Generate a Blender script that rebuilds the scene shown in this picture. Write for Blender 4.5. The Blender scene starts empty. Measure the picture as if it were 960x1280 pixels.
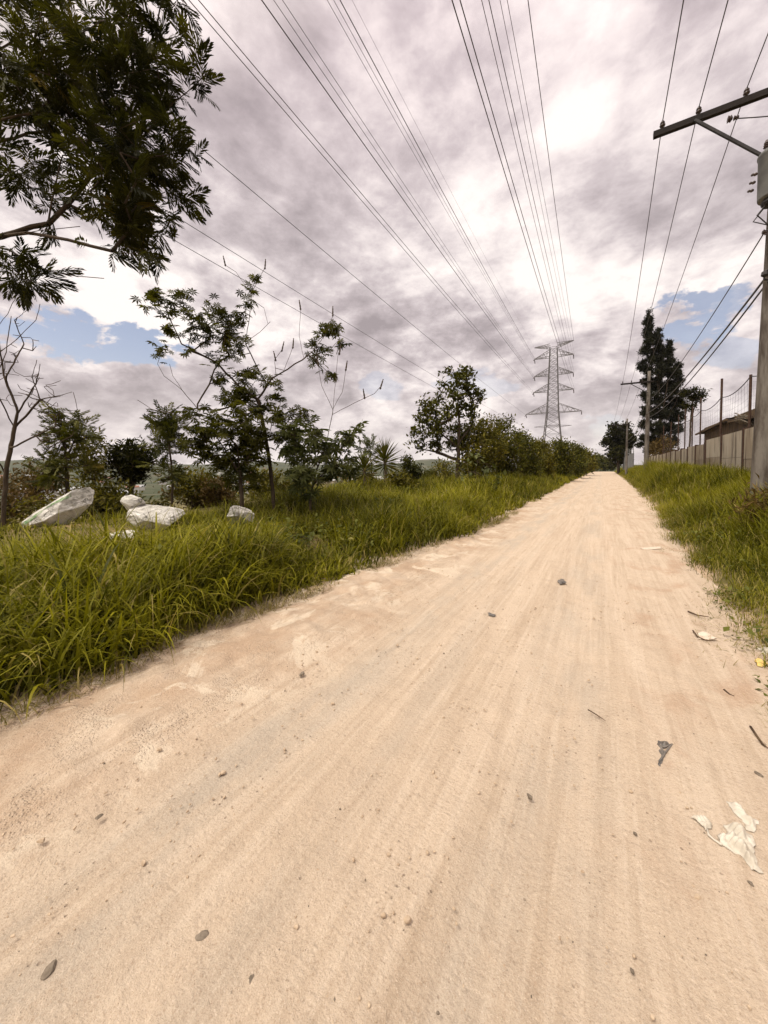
import bpy, math, random
import numpy as np
from math import radians as R_
rng = np.random.default_rng(7); random.seed(7)
SC = bpy.context.scene; COL = SC.collection

# ------------------------------------------------------------------ camera
FPX, H, CX, CY, VX, VY = 455., 1.5, 480., 598., 752., 585.      # lens length in pixels of a 960 x 1280 frame
PIT = math.atan((CY-VY)/FPX); YAW = math.atan((VX-CX)*math.cos(PIT)/FPX)
Fh = np.array([-math.sin(YAW), math.cos(YAW), 0]); Rt = np.array([math.cos(YAW), math.sin(YAW), 0]); Zu = np.array([0, 0, 1.])
FW = math.cos(PIT)*Fh - math.sin(PIT)*Zu; UP = math.sin(PIT)*Fh + math.cos(PIT)*Zu
CAM = np.array([0, 0, H])
cd = bpy.data.cameras.new('camera'); cam = bpy.data.objects.new('camera', cd); COL.objects.link(cam); SC.camera = cam
cd.sensor_fit = 'VERTICAL'; cd.sensor_height = 36.0; cd.lens = 36.0*FPX/1280.; cd.shift_y = -(640-CY)/1280.
cd.clip_start = .05; cd.clip_end = 9000
cam.location = (0, 0, H); cam.rotation_euler = (math.pi/2-PIT, 0, YAW)

# ------------------------------------------------------------------ sky, sun, exposure
SC.view_settings.view_transform = 'Standard'; SC.view_settings.look = 'None'
SC.view_settings.gamma = 1; SC.view_settings.use_curve_mapping = False
SC.view_settings.exposure = 1.02
SUN_EL, SUN_AZ = 62., 205.          # degrees; azimuth measured from +Y towards +X
sl = bpy.data.lights.new('sun', 'SUN'); sl.energy = 1.5; sl.angle = R_(14); sl.color = (1.0, .93, .82)
so = bpy.data.objects.new('sun', sl); COL.objects.link(so)
so.rotation_euler = (R_(90-SUN_EL), 0, R_(180-SUN_AZ)); so.location = (0, 0, 60)
SUND = (math.sin(R_(SUN_AZ))*math.cos(R_(SUN_EL)), math.cos(R_(SUN_AZ))*math.cos(R_(SUN_EL)), math.sin(R_(SUN_EL)))

def ray(x, y): return FW + Rt*(x-CX)/FPX - UP*(y-CY)/FPX
def unit(v): v = np.asarray(v, float); return v/np.linalg.norm(v)

class NT:
    """small wrapper for writing node trees"""
    def __init__(s, tree): s.t = tree; s.t.nodes.clear()
    def n(s, typ, **kw):
        nd = s.t.nodes.new('ShaderNode'+typ)
        for k, v in kw.items():
            if k.startswith('i_'): s.set(nd, k[2:], v)
            else: setattr(nd, k, v)
        return nd
    def sock(s, nd, k):
        if isinstance(k, str) and k.isdigit(): k = int(k)
        if isinstance(k, int): return nd.inputs[k]
        for i in nd.inputs:
            if i.name.replace(' ', '_') == k and i.enabled: return i
        for i in nd.inputs:
            if i.name.replace(' ', '_') == k: return i
        raise KeyError(k)
    def set(s, nd, k, v):
        i = s.sock(nd, k)
        if isinstance(v, bpy.types.NodeSocket): s.t.links.new(v, i)
        elif isinstance(v, bpy.types.Node): s.t.links.new(v.outputs[0], i)
        else:
            if hasattr(i.default_value, '__len__') and not hasattr(v, '__len__'): v = (v,)*len(i.default_value)
            if hasattr(i.default_value, '__len__') and len(i.default_value) == 4 and len(v) == 3: v = tuple(v)+(1,)
            i.default_value = v
    def m(s, op, a, b=None, c=None, clamp=False):
        nd = s.n('Math', operation=op, use_clamp=clamp); s.set(nd, 0, a)
        if b is not None: s.set(nd, 1, b)
        if c is not None: s.set(nd, 2, c)
        return nd.outputs[0]
    def v(s, op, a, b=None):
        nd = s.n('VectorMath', operation=op); s.set(nd, 0, a)
        if b is not None: s.set(nd, 1, b)
        return nd.outputs[1] if op in ('DOT_PRODUCT', 'LENGTH', 'DISTANCE') else nd.outputs[0]
    def noise(s, vec, scale, detail=4, rough=.55, dist=0.):
        nd = s.n('TexNoise'); s.set(nd, 'Scale', scale); s.set(nd, 'Detail', detail); s.set(nd, 'Roughness', rough); s.set(nd, 'Distortion', dist)
        if vec is not None: s.set(nd, 'Vector', vec)
        return nd.outputs[0]
    def mr(s, val, a, b, c=0., d=1., smooth=True):
        nd = s.n('MapRange'); nd.interpolation_type = 'SMOOTHSTEP' if smooth else 'LINEAR'
        for i, q in enumerate((val, a, b, c, d)): s.set(nd, i, q)
        return nd.outputs[0]
    def mix(s, f, a, b, mode='MIX'):
        nd = s.n('MixRGB', blend_type=mode); s.set(nd, 0, f); s.set(nd, 1, a); s.set(nd, 2, b); return nd.outputs[0]
    def ramp(s, f, stops):
        nd = s.n('ValToRGB'); s.set(nd, 0, f); e = nd.color_ramp.elements
        while len(e) < len(stops): e.new(.5)
        for q, (p, c) in zip(e, stops): q.position = p; q.color = tuple(c)+(1,)
        return nd.outputs[0]
    def scale(s, vec, sc):
        nd = s.n('Mapping'); s.set(nd, 0, vec); nd.inputs['Scale'].default_value = sc; return nd.outputs[0]

W = bpy.data.worlds.new('World'); SC.world = W; W.use_nodes = True
def sky_nodes():
    t = NT(W.node_tree)
    out = t.n('OutputWorld'); bg = t.n('Background')
    sky = t.n('TexSky'); sky.sky_type = 'NISHITA'; sky.sun_disc = False
    sky.sun_elevation = R_(SUN_EL); sky.sun_rotation = R_(SUN_AZ)
    d = t.n('TexCoord').outputs['Generated']
    sp = t.n('SeparateXYZ'); t.set(sp, 0, d)
    z = t.m('ADD', t.m('MAXIMUM', sp.outputs[2], 0.0), .13)
    cmb = t.n('CombineXYZ'); t.set(cmb, 0, t.m('DIVIDE', sp.outputs[0], z)); t.set(cmb, 1, t.m('DIVIDE', sp.outputs[1], z)); t.set(cmb, 2, .37)
    pv = t.scale(cmb.outputs[0], (1.0, .8, 1))
    wp = t.n('TexNoise'); t.set(wp, 'Vector', pv); t.set(wp, 'Scale', 1.7); t.set(wp, 'Detail', 5)
    pw = t.v('ADD', pv, t.v('SCALE', t.v('SUBTRACT', wp.outputs[1], (.5, .5, .5)))) if False else t.v('ADD', pv, t.v('MULTIPLY', t.v('SUBTRACT', wp.outputs[1], (.5, .5, .5)), (.55, .55, .3)))
    n1 = t.noise(pw, .95, 12, .58, 0.)
    n2 = t.noise(t.v('ADD', pw, (7.3, 2.1, 4.)), 2.6, 10, .62, 0.)
    ds = t.scale(d, (1, 1, 1.9))
    n4 = t.noise(ds, 6.5, 11, .62, .12)
    n3 = t.noise(t.v('ADD', pv, (1.3, 9.1, 2.)), .42, 3, .5, .0)
    n5 = t.noise(t.v('ADD', ds, (4.1, .7, 2.)), 2.4, 11, .58, .1)
    n6 = t.noise(t.v('ADD', ds, (9.1, 3.7, 1.)), 15., 9, .62, .15)
    bd = t.m('ADD', t.m('ADD', t.m('MULTIPLY', n5, .42), t.m('MULTIPLY', n4, .38)), t.m('MULTIPLY', n6, .20))
    bp = t.m('ADD', t.m('ADD', t.m('MULTIPLY', n1, .42), t.m('MULTIPLY', n2, .28)), t.m('ADD', t.m('MULTIPLY', n3, .12), t.m('MULTIPLY', n4, .18)))
    el = t.mr(sp.outputs[2], .22, .72)
    b = t.m('ADD', t.m('MULTIPLY', bd, t.m('SUBTRACT', 1., t.m('MULTIPLY', el, .8))), t.m('MULTIPLY', bp, t.m('MULTIPLY', el, .8)))
    # broad thin and thick places in the deck
    for (px, py, ax, az, amt) in [(190, 375, .30, .07, .055), (500, 300, .16, .07, .035), (640, 330, .16, .09, .04), (560, 40, .14, .14, .035), (740, 20, .10, .12, .04), (860, 345, .16, .05, .045), (240, 15, .12, .08, .03), (700, 545, .25, .05, .04), (300, 590, .5, .05, .05),
                                  (745, 415, .06, .035, -.06), (480, 405, .16, .06, -.035), (300, 180, .28, .16, -.02), (130, 478, .22, .035, -.045), (640, 130, .08, .1, -.03), (850, 60, .2, .1, -.012), (690, 250, .16, .06, -.02), (910, 280, .14, .07, -.03), (800, 300, .07, .04, -.02)]:
        c = unit(ray(px, py)); rt = unit(np.cross(c, Zu)); up = np.cross(rt, c); df = t.v('SUBTRACT', d, tuple(c))
        e = t.m('ADD', t.m('POWER', t.m('ABSOLUTE', t.m('DIVIDE', t.v('DOT_PRODUCT', df, tuple(rt)), ax)), 2.), t.m('POWER', t.m('ABSOLUTE', t.m('DIVIDE', t.v('DOT_PRODUCT', df, tuple(up)), az)), 2.))
        b = t.m('ADD', b, t.m('MULTIPLY', t.m('EXPONENT', t.m('MULTIPLY', e, -.8)), amt))
    cl = t.ramp(b, [(.42, (.190, .163, .170)), (.462, (.262, .227, .234)), (.50, (.345, .303, .308)), (.535, (.45, .402, .397)), (.585, (.57, .52, .495))])
    cl = t.mix(t.mr(sp.outputs[2], .45, .9, 0., .5), cl, t.mix(1., cl, (1.06, .96, 1.0), 'MULTIPLY'))
    # towards the horizon the cloud deck gets paler
    hz = t.mr(sp.outputs[2], .0, .30, 1., 0.)
    cl = t.mix(t.m('MULTIPLY', hz, .12), cl, (.47, .43, .40))
    # added sky brightness round the hidden sun, high behind camera, to light the ground
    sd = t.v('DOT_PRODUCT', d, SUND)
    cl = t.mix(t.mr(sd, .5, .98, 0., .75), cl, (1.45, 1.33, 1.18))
    # gaps of blue
    hole = None
    wob = t.m('MULTIPLY', t.m('SUBTRACT', t.noise(ds, 9., 11, .62, .1), .5), 7.5)
    for (px, py, ax, az, amt) in [(95, 418, .155, .045, 1.), (872, 402, .075, .055, .9), (905, 385, .05, .04, .8), (905, 440, .05, .03, .55), (600, 478, .10, .03, .35), (765, 535, .06, .035, .45), (478, 482, .06, .03, .4)]:
        c = unit(ray(px, py)); rt = unit(np.cross(c, Zu)); up = np.cross(rt, c)
        df = t.v('SUBTRACT', d, tuple(c))
        e = t.m('ADD', t.m('POWER', t.m('ABSOLUTE', t.m('DIVIDE', t.v('DOT_PRODUCT', df, tuple(rt)), ax)), 2.), t.m('POWER', t.m('ABSOLUTE', t.m('DIVIDE', t.v('DOT_PRODUCT', df, tuple(up)), az)), 2.))
        h = t.m('MULTIPLY', t.mr(t.m('ADD', e, wob), 1.1, .55), amt)
        hole = h if hole is None else t.m('MAXIMUM', hole, h)
    blue = t.mix(1., sky.outputs[0], (.100, .080, .071), 'MULTIPLY')
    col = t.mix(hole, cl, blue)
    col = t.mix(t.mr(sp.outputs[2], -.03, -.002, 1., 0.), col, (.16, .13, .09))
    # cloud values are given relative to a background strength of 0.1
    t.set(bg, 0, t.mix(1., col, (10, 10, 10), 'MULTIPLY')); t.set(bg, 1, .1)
    t.t.links.new(bg.outputs[0], out.inputs[0])
sky_nodes()

# ------------------------------------------------------------------ helpers
def gp(x, y, z=0.): d = ray(x, y); return CAM + d*((z-H)/d[2])
def atD(x, y, D): return CAM + ray(x, y)*D
def atX(x, y, X): d = ray(x, y); return CAM + d*(X/d[0])

class G:
    """collects polygons; becomes ONE mesh object"""
    def __init__(s): s.V = []; s.L = []; s.T = []; s.A = []; s.n = 0
    def raw(s, V, L, T, tint=.5):
        V = np.asarray(V, float).reshape(-1, 3); s.V.append(V); s.L.append(np.asarray(L, np.int64).ravel()+s.n); s.T.append(np.asarray(T, np.int64).ravel())
        s.A.append(np.broadcast_to(np.asarray(tint, float), (len(V),)).copy()); s.n += len(V)
    def poly(s, V, faces, tint=.5):
        s.raw(V, np.concatenate([np.asarray(f) for f in faces]), [len(f) for f in faces], tint)
    def box(s, c, size, rz=0., tint=.5, ax=None):
        x, y, z = np.asarray(size)/2.
        v = np.array([(-x,-y,-z),(x,-y,-z),(x,y,-z),(-x,y,-z),(-x,-y,z),(x,-y,z),(x,y,z),(-x,y,z)])
        if ax is not None: v = v@np.asarray(ax)
        else:
            cs, sn = math.cos(rz), math.sin(rz); v = v@np.array([[cs, sn, 0], [-sn, cs, 0], [0, 0, 1]])
        s.poly(v+np.asarray(c, float), [(0,3,2,1),(4,5,6,7),(0,1,5,4),(1,2,6,5),(2,3,7,6),(3,0,4,7)], tint)
    def bar(s, a, b, w, h=None, tint=.5):
        """square bar between two points"""
        a = np.asarray(a, float); b = np.asarray(b, float); d = b-a; L = np.linalg.norm(d); d = d/L
        q = np.cross(d, (0, 0, 1.)); q = unit(q) if np.linalg.norm(q) > 1e-4 else np.array([1., 0, 0]); r = np.cross(q, d)
        s.box((a+b)/2, (L, w, h or w), ax=np.array([d, q, r]), tint=tint)
    def tube(s, P, rad, n=6, tint=.5, cap=True):
        P = np.asarray(P, float); m = len(P); rad = np.broadcast_to(np.asarray(rad, float), (m,))
        tg = np.gradient(P, axis=0); tg /= np.linalg.norm(tg, axis=1)[:, None]+1e-12
        ref = np.array([0, 0, 1.]) if abs(tg[:, 2]).mean() < .8 else np.array([1., 0, 0])
        q = np.cross(tg, ref); q /= np.linalg.norm(q, axis=1)[:, None]+1e-12; r = np.cross(q, tg)
        a = np.arange(n)*2*math.pi/n
        V = P[:, None]+rad[:, None, None]*(np.cos(a)[None, :, None]*q[:, None]+np.sin(a)[None, :, None]*r[:, None])
        i = np.arange(m-1)[:, None]*n; j = np.arange(n)[None]; k = (j+1) % n
        F = np.stack([i+j, i+k, i+n+k, i+n+j], -1).reshape(-1, 4)
        L = F.ravel(); T = np.full(len(F), 4)
        if cap: L = np.concatenate([L, np.arange(n)[::-1], (m-1)*n+np.arange(n)]); T = np.concatenate([T, [n, n]])
        s.raw(V.reshape(-1, 3), L, T, tint)
    def lathe(s, prof, c, n=20, axis=None, tint=.5):
        prof = np.asarray(prof, float); a = np.arange(n)*2*math.pi/n; m = len(prof)
        V = np.stack([prof[:, None, 0]*np.cos(a), prof[:, None, 0]*np.sin(a), np.broadcast_to(prof[:, None, 1], (m, n))], -1).reshape(-1, 3)
        if axis is not None:
            w = unit(axis); u = unit(np.cross(w, (0.3, .2, 1.)) if abs(w[2]) < .95 else np.cross(w, (1., 0, 0))); V = V@np.array([u, np.cross(w, u), w])
        i = np.arange(m-1)[:, None]*n; j = np.arange(n)[None]; k = (j+1) % n
        F = np.stack([i+j, i+k, i+n+k, i+n+j], -1).reshape(-1, 4)
        s.raw(V+np.asarray(c, float), np.concatenate([F.ravel(), np.arange(n)[::-1], (m-1)*n+np.arange(n)]), list(np.full(len(F), 4))+[n, n], tint)
    def inst(s, tpl, pos, fr, sc, tint):
        """copies of a template: pos (k,3), frames (k,3,3) rows = local axes, scale (k,) or (k,3)"""
        tv, tl, tt = tpl; k = len(pos)
        if k == 0: return
        sc = np.asarray(sc, float); sc = sc[:, None] if sc.ndim == 1 else sc
        V = np.einsum('kmi,kij->kmj', tv[None]*sc[:, None], fr)+pos[:, None]
        L = (tl[None]+np.arange(k)[:, None]*len(tv)).ravel()
        s.raw(V.reshape(-1, 3), L, np.tile(tt, k), np.repeat(tint, len(tv)))
    def grid(s, X, Y, Z, tint=.5):
        m, n = X.shape; i = np.arange(m-1)[:, None]*n; j = np.arange(n-1)[None]
        F = np.stack([i+j, i+n+j, i+n+j+1, i+j+1], -1).reshape(-1, 4)
        s.raw(np.stack([X, Y, Z], -1).reshape(-1, 3), F.ravel(), np.full(len(F), 4), np.asarray(tint).ravel() if np.ndim(tint) else tint)
    def build(s, name, mat, parent=None, smooth=False):
        V = np.concatenate(s.V).astype(np.float32); L = np.concatenate(s.L).astype(np.int32); T = np.concatenate(s.T).astype(np.int32)
        if parent is not None: V = V-np.array(parent.location, np.float32)
        me = bpy.data.meshes.new(name); me.vertices.add(len(V)); me.vertices.foreach_set('co', V.ravel())
        me.loops.add(len(L)); me.loops.foreach_set('vertex_index', L)
        me.polygons.add(len(T)); me.polygons.foreach_set('loop_start', np.concatenate([[0], np.cumsum(T)[:-1]]).astype(np.int32)); me.polygons.foreach_set('loop_total', T)
        me.polygons.foreach_set('use_smooth', np.full(len(T), bool(smooth)))
        at = me.attributes.new('tint', 'FLOAT', 'POINT'); at.data.foreach_set('value', np.concatenate(s.A).astype(np.float32))
        me.update(calc_edges=True); me.validate()
        me.materials.append(mat)
        o = bpy.data.objects.new(name, me); COL.objects.link(o)
        if parent is not None: o.parent = parent
        return o

def tag(o, label=None, cat=None, group=None, kind=None):
    if label: o['label'] = label
    if cat: o['category'] = cat
    if group: o['group'] = group
    if kind: o['kind'] = kind
    return o
def thing(name, label, cat, loc, group=None):
    o = bpy.data.objects.new(name, None); COL.objects.link(o); o.location = tuple(float(q) for q in loc); o.empty_display_size = .2
    return tag(o, label, cat, group)

_sn = [(rng.uniform(0, 6.3), rng.uniform(0, 6.3), rng.uniform(.6, 1.4), rng.uniform(0, 6.3)) for _ in range(12)]
def wav(X, Y, f):
    """cheap smooth noise about 0, roughly -1..1"""
    r = 0
    for i, (a, b, c, e) in enumerate(_sn[:7]):
        r = r+np.sin(f*c*(X*math.cos(e)+Y*math.sin(e))+a+1.3*np.sin(f*.6*(X*math.sin(e)-Y*math.cos(e))+b))
    return r/3.5
def sm(t): t = np.clip(t, 0, 1); return t*t*(3-2*t)

# ------------------------------------------------------------------ the lie of the land
LE = np.array([(-60, -3.1), (0.65, -3.05), (1.2, -3.0), (1.9, -3.18), (2.6, -3.0), (3.7, -2.93), (5.5, -2.8), (9.9, -2.42), (25, -2.62), (110, -3.1), (170, -3.2), (5000, -3.2)])
RE = np.array([(-60, .5), (1.3, .62), (2.7, .86), (3.2, .88), (4.4, 1.0), (5.7, 1.05), (7.2, 1.08), (15.3, 1.52), (33, 2.0), (80, 2.9), (165, 4.1), (5000, 4.3)])
def eL(Y): return np.interp(Y, LE[:, 0], LE[:, 1])
def eR(Y): return np.interp(Y, RE[:, 0], RE[:, 1])
def zg(X, Y):
    X = np.asarray(X, float); Y = np.asarray(Y, float)
    sL = eL(Y)-X+.10*wav(X*2, Y*2, 1.5); sR = X-eR(Y)+.06*wav(X*2, Y*2, 1.7)
    h = np.full(np.broadcast(X, Y).shape, -.07)
    left = -.07+(.24+.30*sm((Y-5)/12))*sm((sL+.15)/1.9)+.05*wav(X, Y, .9)*sm(sL/1.0)
    dr = np.clip(-10.5-X, 0, None)
    left = left-2.2*sm(dr/9)-8.*sm((dr-6)/60)-14*sm((dr-60)/400)
    dist = np.hypot(X, Y)
    ang = np.arctan2(X, Y)
    left = left+(46+9*np.sin(ang*13)+6*np.sin(ang*29+1)+16*sm((ang+.62)/.2)*sm((-.28-ang)/.15))*sm((dist-650)/1400)*sm((-X-150)/500)
    nearflat = sm((Y-2.2)/4.5)
    right = -.07+.14*sm((sR+.1)/.6)+(.12+.68*nearflat)*sm((sR-.25)/2.4)+.05*wav(X, Y, 1.1)*sm(sR/1.)
    right = right-.30*sm((X-4.3)/1.2)*nearflat*sm((26-Y)/14)
    right = right+.42*sm((Y-17)/13)*sm((sR-.2)/1.2)*sm((130-Y)/60)
    right = right+14*sm((dist-700)/1300)
    h = np.where(sL > -.15, left, h); h = np.where(sR > -.1, right, h)
    return h

def coord(nd, kind='Object'): return nd.n('TexCoord').outputs[kind]
def material(name):
    m = bpy.data.materials.new(name); m.use_nodes = True; t = NT(m.node_tree); o = t.n('OutputMaterial'); return m, t, o
def finish(t, o, sh): t.t.links.new(sh.outputs[0], o.inputs[0])
def bsdf(t, col, rough=.8, spec=.3, metal=0., normal=None):
    b = t.n('BsdfPrincipled'); t.set(b, 'Base_Color', col); t.set(b, 'Roughness', rough); t.set(b, 'Specular_IOR_Level', spec); t.set(b, 'Metallic', metal)
    if normal is not None: t.set(b, 'Normal', normal)
    return b
def bump(t, h, strength=.5, dist=.02):
    b = t.n('Bump'); t.set(b, 'Strength', strength); t.set(b, 'Distance', dist); t.set(b, 'Height', h); return b.outputs[0]
def leafmat(name, dark, light, third=None, trans=.28, rough=.45, spec=.35):
    rough, spec = max(rough, .55), min(spec, .14)
    m, t, o = material(name)
    a = t.n('Attribute'); a.attribute_name = 'tint'
    st = [(0., dark), (.85 if third else 1., light)]+([(1., third)] if third else [])
    c = t.ramp(a.outputs['Fac'], st)
    c = t.mix(t.mr(t.noise(coord(t), 1.1, 2), .35, .65, 0, .35), c, tuple(q*.8 for q in dark))
    b = bsdf(t, c, rough, spec)
    tr = t.n('BsdfTranslucent'); t.set(tr, 0, t.mix(1., c, (1.1, 1.15, .6), 'MULTIPLY'))
    mx = t.n('MixShader'); t.set(mx, 0, trans); t.t.links.new(b.outputs[0], mx.inputs[1]); t.t.links.new(tr.outputs[0], mx.inputs[2])
    finish(t, o, mx); return m
def plain(name, col, col2=None, rough=.7, spec=.3, metal=0., scale=6., bstr=.3, bdist=.01, stretch=(1, 1, 1)):
    m, t, o = material(name); v = t.scale(coord(t), stretch)
    n = t.noise(v, scale, 6, .6)
    c = t.mix(t.mr(n, .32, .68), col, col2 or tuple(q*.7 for q in col))
    finish(t, o, bsdf(t, c, rough, spec, metal, bump(t, t.noise(v, scale*3, 5, .6), bstr, bdist))); return m

def mat_road():
    m, t, o = material('road_dirt'); p = coord(t)
    sp = t.n('SeparateXYZ'); t.set(sp, 0, p); X, Y = sp.outputs[0], sp.outputs[1]
    lng = t.scale(p, (1, .07, 1)); mid = t.scale(p, (1, .3, 1))
    base = t.mix(t.mr(t.noise(lng, 5., 5, .6), .36, .64), (.525, .415, .312), (.455, .352, .258))
    base = t.mix(t.mr(t.noise(t.scale(p, (1, .03, 1)), 24., 4, .6), .46, .66, 0, .42), base, (.60, .492, .382))
    base = t.mix(t.mr(t.noise(t.v('ADD', t.scale(p, (1, .045, 1)), (5.2, 1.7, 0)), 17., 5, .62), .52, .68, 0, .5), base, (.385, .290, .205))
    # grey compacted strips where wheels run
    wv = t.m('ADD', X, t.m('MULTIPLY', t.m('SUBTRACT', t.noise(lng, .8, 3), .5), .7))
    for cx, w, a in ((-1.50, .42, .75), (-.2, .34, .5), (-.95, .14, .35)):
        k = t.m('MULTIPLY', t.mr(t.m('ABSOLUTE', t.m('SUBTRACT', wv, cx)), w, w*.2), t.mr(t.noise(mid, 2.2, 5, .65), .38, .62, 0, a))
        base = t.mix(k, base, (.395, .335, .270))
    # reddish worn earth by the left verge and in patches on the right
    red = t.m('MULTIPLY', t.mr(t.m('ADD', X, t.m('MULTIPLY', t.m('SUBTRACT', t.noise(mid, 1.3, 4), .5), 1.6)), -1.55, -2.25), t.mr(t.noise(p, 1.7, 5, .6), .36, .66, 0, .85))
    base = t.mix(red, base, (.385, .268, .180))
    pal = t.m('MULTIPLY', t.mr(t.m('ADD', X, t.m('MULTIPLY', t.m('SUBTRACT', t.noise(mid, 1.7, 4), .5), .9)), -1.5, -2.1), t.mr(t.noise(t.v('ADD', p, (3.1, 8.2, 0)), 2.0, 6, .65, .6), .53, .60, 0, .8))
    base = t.mix(pal, base, (.60, .50, .385))
    rr = t.m('MULTIPLY', t.mr(X, -.15, .55), t.mr(t.noise(t.v('ADD', t.scale(p, (1, .55, 1)), (11.3, 2.7, 0)), 2.7, 4, .55, .5), .50, .70, 0, .6))
    base = t.mix(rr, base, (.375, .24, .155))
    # grit
    g = t.noise(p, 85., 3, .75); base = t.mix(t.mr(g, .54, .72, 0, .55), base, (.30, .205, .135)); base = t.mix(t.mr(g, .42, .28, 0, .45), base, (.72, .585, .45))
    g2 = t.noise(p, 210., 2, .7); base = t.mix(t.mr(g2, .56, .74, 0, .5), base, (.26, .19, .13)); base = t.mix(t.mr(g2, .44, .28, 0, .4), base, (.72, .62, .51))
    vo = t.n('TexVoronoi'); t.set(vo, 'Vector', p); t.set(vo, 'Scale', 26.); 
    spk = t.m('MULTIPLY', t.mr(vo.outputs[0], .16, .08), t.mr(t.noise(p, 3.1, 3), .5, .62)); base = t.mix(t.m('MULTIPLY', spk, .6), base, (.22, .155, .11))
    h = t.m('ADD', t.m('MULTIPLY', t.noise(lng, 9., 6, .65), .9), t.m('MULTIPLY', t.noise(p, 38., 6, .72), .75))
    rgh = t.mr(X, -1.5, -2.3)
    # loose clods on the left shoulder
    clod = t.n('TexVoronoi'); t.set(clod, 'Vector', t.v('ADD', p, t.v('MULTIPLY', t.n('TexNoise').outputs[1], (0, 0, 0)))); t.set(clod, 'Scale', 75.)
    ck = t.m('MULTIPLY', t.m('MULTIPLY', t.mr(clod.outputs[0], .55, .15), rgh), t.mr(t.noise(p, 4., 4), .42, .6))
    base = t.mix(t.m('MULTIPLY', ck, .5), base, t.mix(t.noise(p, 31., 2), (.30, .20, .13), (.72, .60, .47)))
    h = t.m('ADD', h, t.m('MULTIPLY', ck, .3))
    tr = t.n('TexWave'); tr.bands_direction = 'Y'; t.set(tr, 'Vector', p); t.set(tr, 'Scale', 15.); t.set(tr, 'Distortion', 3.); t.set(tr, 'Detail', 3.)
    tk = t.m('MULTIPLY', t.mr(t.m('ABSOLUTE', t.m('SUBTRACT', wv, -.62)), .16, .08), t.mr(t.noise(mid, 1.1, 4), .45, .6))
    h = t.m('ADD', h, t.m('MULTIPLY', t.m('MULTIPLY', tr.outputs[0], tk), .03))
    h = t.m('ADD', h, t.m('MULTIPLY', t.noise(p, 5., 4, .6), 1.2)); h = t.m('SUBTRACT', h, t.m('MULTIPLY', spk, .25))
    finish(t, o, bsdf(t, base, .93, .12, 0, bump(t, h, .95, .022))); return m
def mat_ground():
    m, t, o = material('verge_earth'); p = coord(t)
    c = t.ramp(t.noise(p, 1.2, 8, .62), [(.3, (.10, .085, .03)), (.5, (.17, .135, .055)), (.68, (.26, .18, .10))])
    at = t.n('Attribute'); at.attribute_name = 'tint'
    c = t.mix(t.mr(t.m('ADD', at.outputs['Fac'], t.m('MULTIPLY', t.m('SUBTRACT', t.noise(p, 5., 5, .6), .5), .5)), .45, .12), c, (.44, .32, .225))
    far = t.mr(t.v('LENGTH', p), 60., 220.)
    c = t.mix(far, c, t.ramp(t.noise(p, .012, 7, .65), [(.32, (.030, .040, .020)), (.5, (.050, .058, .028)), (.7, (.11, .10, .065))]))
    finish(t, o, bsdf(t, c, .95, .1, 0, bump(t, t.noise(p, 14., 6, .7), .6, .03))); return m
ROAD, EARTH = mat_road(), mat_ground()

def build_land():
    def axis(lo, hi, a, b, st, gr):
        c = list(np.arange(a, b+1e-6, st)); q, s = c[0], st
        while q > lo: s *= gr; q -= s; c.insert(0, q)
        q, s = c[-1], st
        while q < hi: s *= gr; q += s; c.append(q)
        return np.array(c)
    xs = axis(-3200, 3200, -12, 6.5, .16, 1.13); ys = axis(-400, 4200, -3, 26, .2, 1.09)
    X, Y = np.meshgrid(xs, ys, indexing='ij'); g = G(); g.grid(X, Y, zg(X, Y), np.clip(np.maximum(eL(Y)-X, X-eR(Y))+.06*wav(X, Y, 6.), 0, 2))
    tag(g.build('ground', EARTH, smooth=True), kind='structure')
    ys = axis(-14, 176, -1, 7, .03, 1.022); u = np.linspace(0, 1, 170); g = G()
    U, Y = np.meshgrid(u, ys, indexing='ij'); a = eL(Y)-.8; b = eR(Y)+.8; X = a+(b-a)*U
    Z = .012*wav(X*1., Y*.5, 2.2)+.006*wav(X, Y*.6, 9.)+.004*wav(X, Y, 23.)
    for cx in (-1.75, -.25): Z -= .030*np.exp(-((X-cx-.18*wav(Y*.3, Y*0, .5))/.24)**2)
    Z += .03*np.exp(-((X+2.6)/.35)**2)*(1+wav(X, Y, 3.))*.5
    rg = sm((-1.75-X)/.6); Z += rg*(.014*wav(X, Y, 14.)+.010*wav(X+3, Y, 31.)+.02*wav(X, Y, 4.))
    g.grid(X, Y, Z); tag(g.build('dirt_road', ROAD, smooth=True), kind='structure')
build_land()

# ------------------------------------------------------------------ grass
def blades(g, P, L, Wd, lean, curl, nseg, tint):
    n = len(P); az = rng.uniform(0, 2*math.pi, n); d = np.stack([np.cos(az), np.sin(az), 0*az], 1); sd = np.stack([-np.sin(az), np.cos(az), 0*az], 1)
    pos = P.copy(); rows = []
    tw = rng.uniform(-.5, .5, n)
    for s in range(nseg+1):
        f = s/nseg; th = lean+curl*f**1.4
        w = Wd*(1-f**1.6*.93)*(.55+.45*min(1, f*4))
        sv = sd*np.cos(tw*f)[:, None]+d*np.sin(tw*f)[:, None]
        rows.append(pos-sv*(w/2)[:, None]); rows.append(pos+sv*(w/2)[:, None])
        pos = pos+(L/nseg)[:, None]*(np.sin(th)[:, None]*d+np.cos(th)[:, None]*Zu)
    V = np.stack(rows, 1); m = 2*(nseg+1)
    b = np.arange(nseg)*2; F = np.stack([b, b+1, b+3, b+2], -1).ravel()
    L_ = (F[None]+np.arange(n)[:, None]*m).ravel()
    tv = np.clip(tint[:, None]*.92+np.linspace(-.16, .14, nseg+1).repeat(2)[None], 0, 1); tv = np.where(tint[:, None] > .97, 1., np.minimum(tv, .9)); g.raw(V.reshape(-1, 3), L_, np.full(n*nseg, 4), tv.ravel())
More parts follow.
